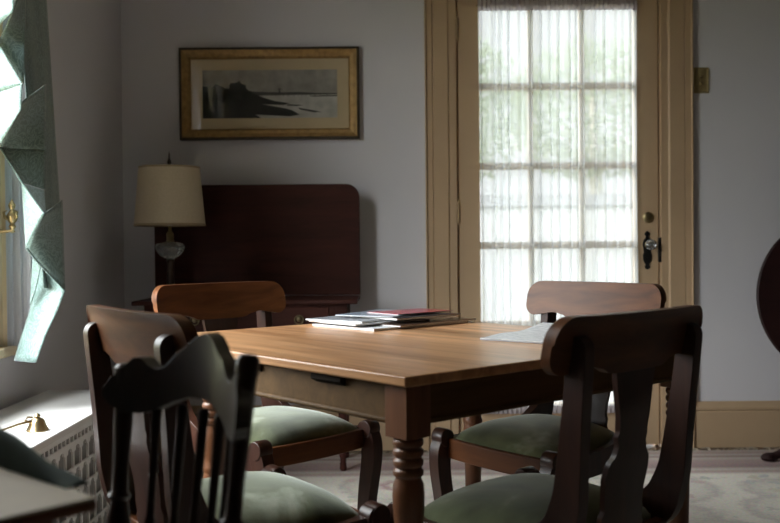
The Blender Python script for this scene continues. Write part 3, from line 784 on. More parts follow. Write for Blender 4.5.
# ------------------------------------------------------------------ splat-back dining chairs
def plank(mb, line, xf, th, n=6, tip=True, mi=0):
    """flat curved board: line = (y, z, half width) control points, xf(y,z) = board centre, th = board thickness"""
    C = catmull([(a, b, c) for a, b, c in line], n)
    S = []
    def tan(i):
        a = C[max(i - 1, 0)]; b = C[min(i + 1, len(C) - 1)]; t = Vector((b[0] - a[0], b[1] - a[1])); return t.normalized()
    if tip:
        t = tan(0)
        for k in range(5):
            a = PI / 2 * (1 - k / 5); hw = C[0][2]
            S.append((C[0][0] - t.x * hw * math.sin(a), C[0][1] - t.y * hw * math.sin(a), max(hw * math.cos(a), 0.001), t))
    for i, c in enumerate(C): S.append((c[0], c[1], c[2], tan(i)))
    if tip == 2:
        t = tan(len(C) - 1)
        for k in range(1, 6):
            a = PI / 2 * k / 5; hw = C[-1][2]
            S.append((C[-1][0] + t.x * hw * math.sin(a), C[-1][1] + t.y * hw * math.sin(a), max(hw * math.cos(a), 0.001), t))
    vs = []; fs = []
    for y, z, hw, t in S:
        nx, nz = -t.y, t.x; x = xf(y, z)
        for s1, s2 in ((-1, -1), (1, -1), (1, 1), (-1, 1)):
            vs.append((x + s1 * th / 2, y + nx * hw * s2, z + nz * hw * s2))
    for i in range(len(S) - 1):
        a = i * 4
        for k in range(4): fs.append((a + k, a + (k + 1) % 4, a + 4 + (k + 1) % 4, a + 4 + k))
    fs.append((3, 2, 1, 0)); b = (len(S) - 1) * 4; fs.append((b, b + 1, b + 2, b + 3))
    mb.add(vs, fs, mi)

CRW = 0.243
SEAT_Y = 0.90
def crest_y(x, z): return -0.262 + 0.028 * (x / CRW) ** 2 - 0.22 * (z - 0.80)
def make_chair(label):
    t = thing('dining_chair', label, 'chair', group='empire dining chairs')
    # seat cushion
    mb = MB()
    def outline(u, v):   # u,v in -1..1
        hw = 0.196 - 0.020 * (1 - v) * 0.5
        y = 0.006 + 0.190 * v + 0.012 * (1 - u * u) * max(v, 0)
        k = 1 - 0.045 * (abs(v) ** 6); k2 = 1 - 0.04 * (abs(u) ** 6)
        return hw * u * k, 0.006 + (y - 0.006) * k2
    def ftop(a, b):
        u, v = -1 + 2 * a, -1 + 2 * b
        x, y = outline(u, v)
        dome = max(0, (1 - abs(u) ** 3.0)) ** 0.6 * max(0, (1 - abs(v) ** 3.0)) ** 0.6
        return Vector((x, y, 0.432 + 0.058 * dome))
    def fbot(a, b):
        u, v = -1 + 2 * a, -1 + 2 * b
        x, y = outline(u, v); return Vector((x * 0.985, y, 0.412))
    mb.slab(ftop, fbot, 26, 26); mb.build('seat_cushion', M['velvet'], t, smooth=60)
    # frame rails
    mb = MB()
    def rail(u, v, o): x = -0.186 + 0.372 * u; return Vector((x, 0.196 + 0.014 * (1 - (x / 0.186) ** 2) + o, 0.378 + 0.055 * v))
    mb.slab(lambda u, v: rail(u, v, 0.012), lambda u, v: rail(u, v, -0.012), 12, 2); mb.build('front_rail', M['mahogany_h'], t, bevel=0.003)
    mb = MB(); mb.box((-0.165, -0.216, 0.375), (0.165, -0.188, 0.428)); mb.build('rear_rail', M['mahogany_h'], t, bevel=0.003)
    def xside(s):
        return lambda y, z: s * (0.202 + (0.030 * (y - 0.20) / 0.40 if z < 0.5 else -0.030 + 0.010 * (z - 0.5) / 0.3))
    for s in (-1, 1):
        mb = MB()
        plank(mb, [(-0.262, 0.800, 0.023), (-0.256, 0.74, 0.023), (-0.246, 0.66, 0.025), (-0.236, 0.58, 0.029), (-0.224, 0.515, 0.034), (-0.190, 0.452, 0.041), (-0.100, 0.414, 0.036), (0.03, 0.402, 0.030), (0.12, 0.402, 0.030), (0.20, 0.407, 0.030)], xside(s), 0.028)
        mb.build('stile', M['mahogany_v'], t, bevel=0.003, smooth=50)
        mb = MB()
        plank(mb, [(0.205, 0.432, 0.024), (0.222, 0.395, 0.027), (0.222, 0.34, 0.026), (0.208, 0.26, 0.024), (0.198, 0.18, 0.021), (0.200, 0.10, 0.0185), (0.221, 0.0062, 0.017)], lambda y, z: s * 0.203, 0.038)
        mb.lathe([(0.024, -0.022), (0.026, -0.018), (0.026, 0.018), (0.024, 0.022)], 20, mat=Matrix.Translation((s * 0.203, 0.214, 0.434)) @ Matrix.Rotation(PI / 2, 4, 'Y'))
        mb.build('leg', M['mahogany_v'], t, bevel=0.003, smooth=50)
        mb = MB()
        plank(mb, [(-0.150, 0.395, 0.030), (-0.178, 0.33, 0.026), (-0.198, 0.24, 0.022), (-0.218, 0.13, 0.019), (-0.260, 0.0085, 0.017)], lambda y, z: s * 0.172, 0.032, tip=False)
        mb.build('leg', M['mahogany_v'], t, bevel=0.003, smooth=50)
    # yoke crest rail with rounded ends
    r = 0.046; r2 = 0.034; ZT_, ZB_, ZE_ = 0.858, 0.748, 0.755
    bot = [(0.0, ZB_), (0.085, ZB_), (0.112, ZB_ + 0.012), (0.145, ZB_ + 0.018), (CRW - r2 - 0.02, ZE_ + 0.004), (CRW - r2, ZE_)]
    def zt_(x):
        u = abs(x); return ZT_ if u < CRW - r else ZT_ - r + math.sqrt(max(0, r * r - (u - CRW + r) ** 2))
    def zb_(x):
        u = abs(x)
        if u < CRW - r2: return interp(bot, u)
        return ZE_ + r2 - math.sqrt(max(0, r2 * r2 - (u - CRW + r2) ** 2))
    us = [-CRW * math.sin(PI / 2 * (1 - 2 * i / 48)) for i in range(49)]
    def cf(o):
        def f(a, b):
            x = us[int(round(a * 48))]; z0, z1 = zb_(x), zt_(x); z = z0 + (z1 - z0) * b
            roll = 0.006 * (max(0, b - 0.7) / 0.3) ** 2
            return Vector((x, crest_y(x, z) + o - (roll if o < 0 else 0), z))
        return f
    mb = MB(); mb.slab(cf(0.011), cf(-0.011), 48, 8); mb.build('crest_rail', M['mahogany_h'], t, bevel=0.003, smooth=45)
    # vase splat
    prof = [(0.415, 0.074), (0.44, 0.076), (0.455, 0.066), (0.475, 0.068), (0.485, 0.062), (0.51, 0.064), (0.55, 0.070), (0.575, 0.066), (0.592, 0.050), (0.61, 0.045), (0.625, 0.050), (0.635, 0.045), (0.66, 0.047), (0.70, 0.056), (0.74, 0.063), (0.78, 0.064)]
    yl = [(0.40, -0.206), (0.50, -0.218), (0.60, -0.236), (0.70, -0.246), (0.80, -0.253)]
    def sp(o):
        def f(a, b):
            z = 0.415 + 0.365 * b; w = interp(prof, z); x = -w + 2 * w * a
            return Vector((x, interp(yl, z) + o - 0.006 * (1 - (x / 0.07) ** 2), z))
        return f
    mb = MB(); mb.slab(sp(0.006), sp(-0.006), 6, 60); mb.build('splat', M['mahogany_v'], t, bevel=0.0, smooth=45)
    return t
def chair_pose(front, f, sy=SEAT_Y):
    f = Vector(f).normalized(); o = Vector(front) - 0.222 * sy * f
    return (o.x, o.y, RUGZ), math.atan2(f.y, f.x) - PI / 2
spots = [((-0.150, 2.035), (0.80, 0.60), 'brown dining chair at the window side of the table, lit back toward camera'),
         ((-0.200, 2.606), (0.72, -0.69), 'brown dining chair at the far left of the table, before the lamp'),
         ((0.264, 2.455), (-0.78, -0.63), 'brown dining chair between the table and the curtained door'),
         ((0.161, 2.038), (-0.68, 0.733), 'dark dining chair at the near right, its back toward the camera')]
first = None
for i, (fr_, fc, lb) in enumerate(spots):
    loc, rz = chair_pose(fr_, fc, 0.98 if i == 1 else SEAT_Y)
    if first is None:
        first = make_chair(lb); first.location = loc; first.rotation_euler = (0, 0, rz); ch = first
    else:
        ch = dup(first, loc, rz, lb)
    if i == 3:
        ch.scale = (1, SEAT_Y, 0.992)
    elif i == 0:
        ch.scale = (1, SEAT_Y, 1)
    elif i in (1, 2):
        ch.scale = (1, 0.98 if i == 1 else SEAT_Y, 1.008)

# ------------------------------------------------------------------ pressed-back spindle chair in the left foreground
def make_pressback():
    f = Vector((-0.75, -0.66)).normalized(); cc = Vector((-0.228, 1.15))
    o = cc + 0.20 * f
    t = thing('spindle_chair', 'dark wooden spindle chair with scalloped crest in the left foreground', 'chair', (o.x, o.y, RUGZ), math.atan2(f.y, f.x) - PI / 2)
    W = 0.164
    top = [(0, 0.877), (0.10, 0.873), (0.20, 0.862), (0.27, 0.852), (0.31, 0.852), (0.38, 0.842), (0.46, 0.830), (0.54, 0.826), (0.62, 0.830), (0.70, 0.840), (0.77, 0.840), (0.84, 0.828), (0.88, 0.820), (0.94, 0.814), (1.0, 0.798)]
    bot = [(0, 0.797), (0.12, 0.797), (0.3, 0.790), (0.42, 0.782), (0.53, 0.774), (0.65, 0.769), (0.8, 0.768), (0.9, 0.774), (1.0, 0.788)]
    def yc(x, z): return -0.20 + 0.068 * (x / 0.19) ** 2 - 0.12 * (z - 0.80)
    us = [-math.sin(PI / 2 * (1 - 2 * i / 64)) for i in range(65)]
    def cf(off):
        def g(a, b):
            u = us[int(round(a * 64))]; x = W * u
            z0, z1 = interp(bot, abs(u)) - RUGZ, interp(top, abs(u)) - RUGZ; z = z0 + (z1 - z0) * b
            return Vector((x, yc(x, z) + off, z))
        return g
    mb = MB(); mb.slab(cf(0.009), cf(-0.009), 64, 8); mb.build('crest_rail', M['dark_oak'], t, bevel=0.003, smooth=45)
    # seat: shaped plank with dished top
    mb = MB()
    def so(u, v):
        w = 0.200 - 0.020 * (1 - v) * 0.5
        a = w * u * math.sqrt(max(0, 1 - 0.35 * v * v)); b = 0.20 * v * math.sqrt(max(0, 1 - 0.35 * u * u)); return a, b
    def st(a, b):
        u, v = -1 + 2 * a, -1 + 2 * b; x, y = so(u, v); return Vector((x, y, 0.445 - 0.012 * (1 - u * u) * (1 - v * v)))
    def sb(a, b):
        u, v = -1 + 2 * a, -1 + 2 * b; x, y = so(u * 0.96, v * 0.96); return Vector((x, y, 0.412))
    mb.slab(st, sb, 20, 20); mb.build('seat', M['dark_oak'], t, bevel=0.004, smooth=50)
    def spindle(u, zt, r, name, back):
        x1 = W * u; y1 = yc(x1, zt) + back
        x0 = x1 * 0.86; y0 = -0.155 + 0.05 * (x0 / 0.18) ** 2
        P0 = Vector((x0, y0, 0.425)); P1 = Vector((x1, y1, zt)); L = (P1 - P0).length
        q = (P1 - P0).to_track_quat('Z', 'Y').to_matrix().to_4x4(); T = Matrix.Translation(P0) @ q
        pr = [(0.8, 0), (0.8, 0.05), (1.15, 0.06), (0.8, 0.075), (1.15, 0.09), (0.8, 0.105), (1.15, 0.12), (0.85, 0.14), (1.25, 0.26), (1.4, 0.36), (1.15, 0.48), (0.75, 0.55), (1.05, 0.565), (0.75, 0.58), (0.7, 0.66), (0.85, 0.8), (0.9, 0.93), (1.0, 0.955), (1.02, 0.985), (0.75, 0.997), (0.2, 1.0)]
        mb = MB(); mb.lathe([(r * a, b * L) for a, b in pr], 14, mat=T); mb.build(name, M['dark_oak'], t)
    spindle(-0.80, 0.864 - RUGZ, 0.0130, 'post', -0.004); spindle(0.91, 0.830 - RUGZ, 0.0145, 'post', -0.006)
    for u in (-0.56, -0.28, 0, 0.28, 0.56): spindle(u, 0.785 - RUGZ, 0.0072, 'spindle', 0.0)
    for sx in (-1, 1):
        for sy in (-1, 1):
            a = Vector((sx * 0.15, sy * 0.14, 0.42)); b = Vector((sx * 0.19, sy * 0.19, 0.0045))
            mb = MB(); q = [a.lerp(b, k / 14) for k in range(15)]
            mb.tube(q, [0.014, 0.014, 0.017, 0.014, 0.018, 0.020, 0.021, 0.018, 0.014, 0.017, 0.014, 0.013, 0.013, 0.012, 0.011], 12); mb.build('leg', M['dark_oak'], t)
    for zz, k in ((0.20, 0.52), (0.12, 0.71)):
        for s in (-1, 1):
            mb = MB(); x = 0.15 + 0.04 * k; mb.tube([(s * x, -0.14 - 0.05 * k, zz), (s * x, 0.14 + 0.05 * k, zz)], 0.008, 10); mb.build('stretcher', M['dark_oak'], t)
    return t
make_pressback()

# ------------------------------------------------------------------ small table in the lower left corner, with a green cloth
c0 = Vector((-0.287, 0.907)); e1 = Vector((-0.74, 0.67)).normalized(); e2 = Vector((-0.67, -0.74)).normalized()
A1, A2, SZ = 0.46, 0.62, 0.74
cen = c0 + e1 * A1 / 2 + e2 * A2 / 2
sd = thing('side_table', 'cream topped wooden side table cut off at the lower left corner', 'table', (cen.x, cen.y, RUGZ), math.atan2(-e2.y, -e2.x))
# local +x = -e2 (towards the corner), local +y = e1 side
M['cream_top'] = plain('cream_table_top', (0.66, 0.56, 0.44), 0.6, var=0.06, scale=10)
M['red_wood'] = wood('red_brown_wood', (0.16, 0.045, 0.02), (0.30, 0.10, 0.04), 0.4, (1.5, 9, 9), 0.2)
hh = SZ - RUGZ
mb = MB(); mb.box((-A2 / 2, -A1 / 2, hh - 0.014), (A2 / 2, A1 / 2, hh - 0.003)); mb.build('table_edge', M['red_wood'], sd, bevel=0.003)
mb = MB(); mb.box((-A2 / 2 + 0.001, -A1 / 2 + 0.001, hh - 0.003), (A2 / 2 - 0.001, A1 / 2 - 0.001, hh)); mb.build('table_top', M['cream_top'], sd, smooth=0)
mb = MB(); mb.box((-A2 / 2 + 0.03, -A1 / 2 + 0.03, hh - 0.07), (A2 / 2 - 0.03, A1 / 2 - 0.03, hh - 0.018)); mb.build('apron', M['red_wood'], sd, bevel=0.002)
mb = MB(); mb.lathe([(0.03, 0.09), (0.035, 0.12), (0.024, 0.16), (0.030, 0.26), (0.038, 0.36), (0.026, 0.46), (0.022, 0.56), (0.034, 0.60), (0.05, hh - 0.07)], 20); mb.build('pedestal', M['red_wood'], sd)
for k in range(3):
    a = PI + 2 * PI * k / 3
    mb = MB(); mb.tube([(math.cos(a) * q, math.sin(a) * q, z) for q, z in ((0.02, 0.16), (0.07, 0.145), (0.14, 0.08), (0.20, 0.025), (0.235, 0.018))], [0.018, 0.017, 0.015, 0.014, 0.018], 10); mb.build('leg', M['red_wood'], sd)
cl = MB()
def fcl(a, b, zz):
    # along far edge, thicker to the left
    p = c0 + e2 * (-0.020 + 0.026 * b) + e1 * (0.050 + 0.36 * a)
    hgt = (0.002 + 0.075 * a) * (1 - abs(2 * b - 1) ** 2.5) + 0.002
    drop = 0.0
    return Vector((p.x, p.y, SZ + drop + (hgt if zz else 0.0005) + (0.002 * math.sin(a * 17 + b * 5) if zz else 0)))
cl.slab(lambda a, b: fcl(a, b, 1), lambda a, b: fcl(a, b, 0), 20, 12)
tag(cl.build('folded_cloth', M['green_cloth'], smooth=50), 'dark green folded cloth lying along the edge of the cream side table', 'cloth')

# ------------------------------------------------------------------ reading matter on the table
def stack_item(name, label, cat, cx, cy, z, w, d, th, ang, cover, group=None, bow=0.0):
    t = thing(name, label, cat, (cx, cy, z), ang, group)
    mb = MB()
    def g(zo):
        def f(a, b):
            x = -w / 2 + w * a; y = -d / 2 + d * b
            return Vector((x, y, zo + bow * (2 * a - 1) ** 4 * (0.5 + 0.5 * b)))
        return f
    mb.slab(g(th - 0.0012), g(0.0002), 10, 4); mb.build('pages', M['paper'], t, smooth=30)
    mb = MB(); mb.slab(lambda a, b: g(th)(a, b) , lambda a, b: g(th - 0.0011)(a, b), 10, 4); mb.build('cover', cover, t, smooth=30)
    return t
A0 = math.radians(44)
z = TZ + 0.0005
mags = [('newspaper', 'large folded white newspaper at the bottom of the stack of magazines', 'newspaper', 0.030, 2.835, 0.41, 0.29, 0.009, 43, 'newsprint', 0.0),
        ('magazine', 'brown covered magazine jutting out right at the foot of the stack', 'magazine', 0.085, 2.855, 0.36, 0.26, 0.006, 46, 'cover_brown', 0.0),
        ('magazine', 'white covered magazine third from the bottom of the stack', 'magazine', -0.035, 2.820, 0.30, 0.24, 0.006, 40, 'cover_white', 0.0),
        ('magazine', 'grey covered magazine at the left side of the stack', 'magazine', -0.055, 2.845, 0.29, 0.23, 0.007, 52, 'cover_grey', 0.0),
        ('magazine', 'thick black covered magazine in the right half of the stack', 'magazine', 0.075, 2.855, 0.28, 0.22, 0.009, 42, 'cover_dark', 0.0),
        ('magazine', 'pale blue covered magazine just below the red one', 'magazine', 0.015, 2.875, 0.28, 0.21, 0.004, 60, 'cover_blue', 0.0),
        ('magazine', 'red covered magazine on top of the stack', 'magazine', 0.090, 2.885, 0.24, 0.15, 0.004, 41, 'cover_red', 0.0)]
for nm, lb, ct, cx, cy, w, d, th, an, cv, bw in mags:
    stack_item(nm, lb, ct, cx - 0.028, cy - 0.03, z, w * 0.94, d * 0.94, th * 0.72, math.radians(an), M[cv], 'reading stack on the dining table', bw); z += th * 0.72 + 0.0006
t = thing('newspaper', 'white printed paper lying alone at the right side of the dining table', 'newspaper', (0.420, 2.360, TZ + 0.0008), math.radians(53))
mb = MB()
def fpaper(zo):
    def f(a, b):
        x = -0.165 + 0.33 * a; y = -0.125 + 0.25 * b
        return Vector((x, y, zo + 0.012 * (a) ** 3 + 0.004 * math.sin(a * 5) ** 2 * b))
    return f
mb.slab(fpaper(0.0050), fpaper(0.0036), 16, 6); mb.build('front_page', M['newsprint'], t, smooth=40)
mb = MB(); mb.slab(fpaper(0.0034), fpaper(0.0002), 16, 6); mb.build('inner_pages', M['cover_grey'], t, smooth=40)

# ------------------------------------------------------------------ folding card table with raised leaf
ct = thing('card_table', 'dark mahogany card table with its leaf raised against the back wall', 'table', (-0.627, 4.20, 0))
def rounded(w0, w1, z0, z1, r, n=8):
    P = [(w0, z0), (w1, z0)]
    for k in range(n + 1): a = PI / 2 * k / n; P.append((w1 - r + r * math.cos(a), z1 - r + r * math.sin(a)))
    for k in range(n + 1): a = PI / 2 + PI / 2 * k / n; P.append((w0 + r + r * math.cos(a), z1 - r + r * math.sin(a)))
    return P
mb = MB(); mb.prism(rounded(-0.478, 0.486, 0.762, 1.283, 0.062), 0.185, 0.203, axis='y'); mb.build('raised_leaf', M['card_wood'], ct, bevel=0.003)
mb = MB()
P = []
for k in range(41):
    x = -0.486 + 0.972 * k / 40; u = x / 0.486
    P.append((x, -0.195 - 0.012 * math.cos(u * PI * 2.0) * (1 - abs(u) ** 4)))
P += [(0.486, 0.19), (-0.486, 0.19)]
mb.prism(P, 0.741, 0.760, axis='z'); mb.build('table_top', M['card_wood'], ct, bevel=0.004)
mb = MB()
mb.box((-0.435, -0.155, 0.60), (0.435, -0.135, 0.741)); mb.box((-0.435, 0.12, 0.60), (0.435, 0.14, 0.741)); mb.box((-0.435, -0.135, 0.60), (-0.415, 0.12, 0.741)); mb.box((0.415, -0.135, 0.60), (0.435, 0.12, 0.741))
mb.build('apron', M['card_wood'], ct, bevel=0.002)
dr = MB(); dr.box((-0.36, -0.162, 0.618), (0.36, -0.153, 0.728)); drw = dr.build('drawer', M['card_wood'], ct, bevel=0.003)
for x in (-0.22, 0.232):
    mb = MB()
    T = Matrix.Translation((x, -0.162, 0.676)) @ Matrix.Rotation(PI / 2, 4, 'X')
    mb.lathe([(0.013, 0), (0.013, 0.002), (0.011, 0.004), (0.006, 0.005), (0.006, 0.012), (0.001, 0.013)], 20, mat=T)
    mb.tube([(x + 0.019 * math.cos(a), -0.170, 0.676 - 0.003 + 0.019 * math.sin(a)) for a in [2 * PI * k / 20 for k in range(21)]], 0.0028, 8)
    kb = mb.build('ring_pull', M['ring_metal'], drw)
for sx in (-1, 1):
    for yy in (-0.135, 0.115):
        mb = MB(); zb_leg = RUGZ if sx > 0 else 0.0; T = Matrix.Translation((sx * 0.415, yy, 0))
        mb.box((sx * 0.415 - 0.025, yy - 0.025, 0.58), (sx * 0.415 + 0.025, yy + 0.025, 0.741))
        mb.lathe([(0.012, zb_leg), (0.016, 0.02), (0.013, 0.06), (0.018, 0.08), (0.014, 0.10), (0.020, 0.30), (0.024, 0.46), (0.018, 0.50), (0.024, 0.53), (0.018, 0.555), (0.024, 0.58)], 20, mat=T)
        mb.build('leg', M['card_wood'], ct, bevel=0.002)

# lamp on the card table
lp = thing('table_lamp', 'table lamp with cream drum shade and cut glass font on the card table', 'lamp', (-0.985, 4.19, 0.760))
M['lamp_dark'] = plain('dark_bronze', (0.06, 0.045, 0.035), 0.35, 0.8, var=0.2, scale=30)
mb = MB(); mb.lathe([(0.070, 0.0), (0.070, 0.012), (0.060, 0.018), (0.060, 0.026), (0.030, 0.036), (0.022, 0.05)], 28); mb.build('base', M['lamp_dark'], lp)
mb = MB(); mb.lathe([(0.021, 0.050), (0.024, 0.056), (0.018, 0.062), (0.017, 0.10), (0.0155, 0.165), (0.020, 0.172), (0.014, 0.180)], 24); mb.build('column', M['lamp_dark'], lp)
mb = MB(); mb.lathe([(0.024, 0.050), (0.026, 0.053), (0.024, 0.056)], 24); mb.build('column_ring', M['old_brass'], lp)
mb = MB(); mb.lathe([(0.014, 0.178), (0.030, 0.184), (0.050, 0.200), (0.064, 0.225), (0.066, 0.238), (0.058, 0.248), (0.035, 0.254), (0.016, 0.258)], 24); mb.build('glass_font', M['crystal'], lp)
mb = MB(); mb.lathe([(0.016, 0.256), (0.018, 0.262), (0.015, 0.268), (0.017, 0.290), (0.013, 0.298), (0.008, 0.304), (0.006, 0.330)], 20); mb.build('burner', M['brass'], lp)
mb = MB(); mb.tube([(0, 0, 0.33), (-0.045, 0, 0.36), (-0.06, 0, 0.44), (-0.03, 0, 0.54), (0, 0, 0.582), (0.03, 0, 0.54), (0.06, 0, 0.44), (0.045, 0, 0.36), (0, 0, 0.33)], 0.002, 6)
mb.lathe([(0.012, 0.33), (0.024, 0.38), (0.028, 0.42), (0.020, 0.46), (0.004, 0.475)], 14); mb.build('harp_and_bulb', M['sheer_white'], lp)
def cone(r0, r1, z0, z1, th=0.002):
    mb = MB(); mb.lathe([(r0, z0), (r1, z1)], 48, cap=False); mb.lathe([(r0 - th, z0), (r1 - th, z1)], 48, cap=False)
    return mb
sh = cone(0.157, 0.134, 0.330, 0.590).build('shade', M['shade'], lp)
cone(0.1585, 0.1575, 0.327, 0.337, 0.004).build('shade_band', M['shade_trim'], sh); cone(0.1352, 0.1345, 0.583, 0.592, 0.004).build('shade_band', M['shade_trim'], sh)
mb = MB()
for k in range(3):
    a = 2 * PI * k / 3 + 0.4; mb.tube([(0, 0, 0.584), (0.133 * math.cos(a), 0.133 * math.sin(a), 0.584)], 0.0018, 6)
mb.build('spider', M['lamp_dark'], sh)
mb = MB(); mb.lathe([(0.008, 0.584), (0.011, 0.592), (0.006, 0.600), (0.010, 0.612), (0.007, 0.622), (0.004, 0.632), (0.003, 0.650), (0.0005, 0.662)], 14); mb.build('finial', M['lamp_dark'], lp)

# tilt-top table at the right edge
tt = thing('tilt_top_table', 'dark round tilt top table with its top upright against the right wall section', 'table', (2.058, 4.20, RUGZ))
mb = MB(); T = Matrix.Translation((0, 0.085, 0.730)) @ Matrix.Rotation(PI / 2 - 0.06, 4, 'X')
mb.lathe([(0.02, -0.010), (0.366, -0.010), (0.377, -0.004), (0.377, 0.003), (0.370, 0.008), (0.352, 0.006), (0.02, 0.005)], 72, mat=T); mb.build('table_top', M['tilt_wood'], tt)
mb = MB(); mb.box((-0.09, 0.00, 0.655), (0.09, 0.075, 0.685)); mb.box((-0.012, 0.05, 0.5), (0.012, 0.09, 0.9)); mb.build('tilt_block', M['tilt_wood'], tt, bevel=0.003)
mb = MB(); mb.lathe([(0.030, 0.12), (0.040, 0.15), (0.028, 0.20), (0.034, 0.27), (0.046, 0.34), (0.030, 0.42), (0.022, 0.50), (0.028, 0.60), (0.036, 0.655)], 24); mb.build('pedestal', M['tilt_wood'], tt)
for a in (PI + 0.04, PI / 3 * 5 + 0.2, PI / 2.6):
    mb = MB(); q = ((0.02, 0.17), (0.09, 0.175), (0.17, 0.13), (0.26, 0.06), (0.33, 0.022), (0.365, 0.018))
    if a < 2: q = ((0.02, 0.17), (0.06, 0.15), (0.09, 0.10), (0.12, 0.05), (0.14, 0.022), (0.155, 0.018))
    mb.tube(catmull([(math.cos(a) * d, math.sin(a) * d, z) for d, z in q], 5), 0.018, 12); 
    lg = mb.build('leg', M['tilt_wood'], tt)
    mb = MB(); d = q[-1][0]; mb.lathe([(0.012, 0.0), (0.030, 0.004), (0.034, 0.014), (0.026, 0.026), (0.010, 0.034)], 16, mat=Matrix.Translation((math.cos(a) * d, math.sin(a) * d, 0))); mb.build('pad_foot', M['tilt_wood'], lg)

# ------------------------------------------------------------------ outdoors
mb = MB(); mb.box((-14, YB + 0.16, -0.35), (16, 40, -0.30)); mb.box((-30, -14, -0.35), (XL - 0.16, YB + 0.16, -0.30))
mb.prism([(-4.5, -0.30), (-7.5, 1.3), (-12, 1.9), (-30, 1.9), (-30, -0.30)], -14, 8, axis='y')  # unseen bank, added to send warm green light and reflections through the window
struct(mb.build('ground', M['lawn'], smooth=0))
mb = MB(); mb.box((-1.0, YB + 0.17, -0.30), (3.0, 11.8, -0.24)); struct(mb.build('garden_path', M['paving'], smooth=0))
fn = thing('garden_fence', 'pale garden fence with grey top rail seen through the door curtain', 'fence', (0, 12.0, -0.30))
mb = MB()
for k in range(70): x = -6 + k * 0.2; mb.box((x + 0.003, 0, 0.0), (x + 0.197, 0.02, 1.86))
mb.build('boards', M['fence'], fn, smooth=0)
mb = MB(); mb.box((-6, -0.05, 1.80), (8, 0.07, 1.95)); mb.build('top_rail', M['fence_rail'], fn, smooth=0)
def tree(x, y, hgt, r, label, sd):
    t = thing('garden_tree', label, 'tree', (x, y, -0.30), 0, 'trees beyond the fence')
    mb = MB(); mb.tube([(0, 0, 0), (0.05, 0, hgt * 0.4), (0, 0.05, hgt * 0.75)], [0.16, 0.12, 0.05], 10); mb.build('trunk', M['bark'], t)
    q = random.Random(sd); mb = MB()
    for k in range(4200):
        a, b, c = q.gauss(0, 1), q.gauss(0, 1), q.gauss(0, 1); L = math.sqrt(a * a + b * b + c * c); rad = r * q.uniform(0.35, 1) ** 0.5
        p = Vector((a / L * rad, b / L * rad, hgt * 0.66 + c / L * rad * 0.8)); s = q.uniform(0.04, 0.085)
        n1 = Vector((q.uniform(-1, 1), q.uniform(-1, 1), q.uniform(-1, 1))).normalized(); n2 = n1.orthogonal().normalized()
        mb.add([p - n1 * s, p + n2 * s * 0.5, p + n1 * s, p - n2 * s * 0.5], [(0, 1, 2, 3)])
    mb.build('foliage', M['leaf'], t, smooth=0)
tree(0.6, 15.0, 5.2, 1.7, 'leafy tree behind the left column of door panes', 1)
tree(3.6, 16.5, 5.6, 1.6, 'leafy tree behind the right column of door panes', 2)

# ------------------------------------------------------------------ world light
SKY_H, SKY_Z, SKY_D = 4.0, 15.5, 0.72
w = bpy.data.worlds.new('overcast_sky'); scn.world = w; w.use_nodes = True
nt = w.node_tree; bg = nt.nodes['Background']
tc = N(nt, 'ShaderNodeTexCoord'); sx = N(nt, 'ShaderNodeSeparateXYZ'); nt.links.new(tc.outputs['Generated'], sx.inputs[0])
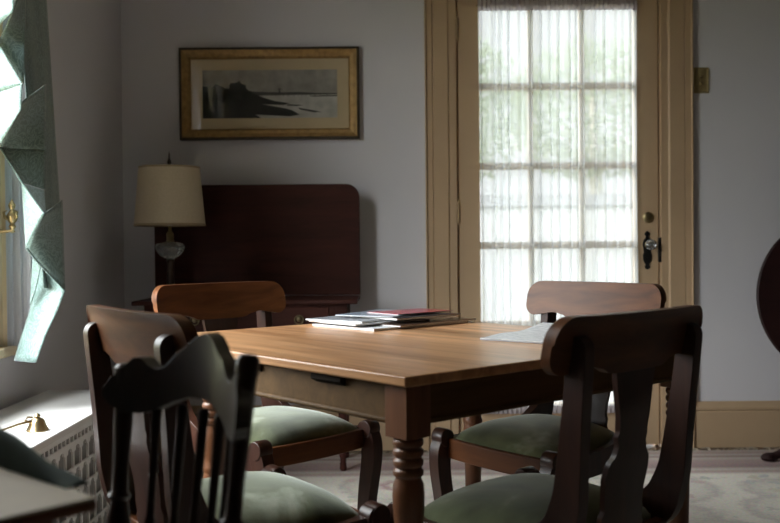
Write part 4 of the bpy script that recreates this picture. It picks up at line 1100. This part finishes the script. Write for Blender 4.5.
# bright open sky on the window side (-x), tree-shaded and duller on the door side
mr = N(nt, 'ShaderNodeMapRange'); mr.inputs['From Min'].default_value = -0.06; mr.inputs['From Max'].default_value = -0.32
mr.inputs['To Min'].default_value = 0.0; mr.inputs['To Max'].default_value = 1.0
nt.links.new(sx.outputs['X'], mr.inputs['Value'])
mz = N(nt, 'ShaderNodeMapRange'); mz.inputs['From Min'].default_value = 0.0; mz.inputs['From Max'].default_value = 0.85
mz.inputs['To Min'].default_value = SKY_H; mz.inputs['To Max'].default_value = SKY_Z
nt.links.new(sx.outputs['Z'], mz.inputs['Value'])
ml = N(nt, 'ShaderNodeMath', operation='MULTIPLY_ADD'); ml.inputs[2].default_value = SKY_D
my = N(nt, 'ShaderNodeMapRange'); my.inputs['From Min'].default_value = 0.4; my.inputs['From Max'].default_value = -0.6
my.inputs['To Min'].default_value = 0.5; my.inputs['To Max'].default_value = 1.7
nt.links.new(sx.outputs['Y'], my.inputs['Value'])
m0 = N(nt, 'ShaderNodeMath', operation='MULTIPLY'); nt.links.new(mr.outputs[0], m0.inputs[0]); nt.links.new(my.outputs[0], m0.inputs[1])
nt.links.new(m0.outputs[0], ml.inputs[0]); nt.links.new(mz.outputs[0], ml.inputs[1])
nt.links.new(ml.outputs[0], bg.inputs['Strength'])
bg.inputs['Color'].default_value = (0.94, 0.97, 1.0, 1)
def portal(name, loc, rot, sx_, sy_):
    L = bpy.data.lights.new(name, 'AREA'); L.shape = 'RECTANGLE'; L.size = sx_; L.size_y = sy_; L.cycles.is_portal = True
    o = bpy.data.objects.new(name, L); COL.objects.link(o); o.location = loc; o.rotation_euler = rot
portal('window_daylight', (XL - 0.14, (WY0 + WY1) / 2, (WZ0 + WZ1) / 2), (0, -PI / 2, 0), WZ1 - WZ0, WY1 - WY0)
portal('door_daylight', ((GX[0] + GX[3]) / 2, YB + 0.14, (GZ0 + GZ1) / 2), (-PI / 2, 0, 0), GX[3] - GX[0], GZ1 - GZ0)

# ------------------------------------------------------------------ camera
cd = bpy.data.cameras.new('camera'); cam = bpy.data.objects.new('camera', cd); COL.objects.link(cam)
cam.matrix_world = Matrix.Translation(CAM) @ CAMROT
cd.sensor_width = 36; cd.lens = F / 780 * 36; cd.clip_start = 0.05; cd.clip_end = 100
cd.dof.use_dof = True; cd.dof.focus_distance = 2.5; cd.dof.aperture_fstop = 4.5
scn.camera = cam
vs = scn.view_settings
vs.view_transform = 'Standard'; vs.look = 'None'; vs.gamma = 1.0; vs.exposure = 0.85
try: vs.use_curve_mapping = False
except Exception: pass
scn.cycles.max_bounces = 10; scn.cycles.transparent_max_bounces = 16
scn.cycles.sample_clamp_indirect = 6
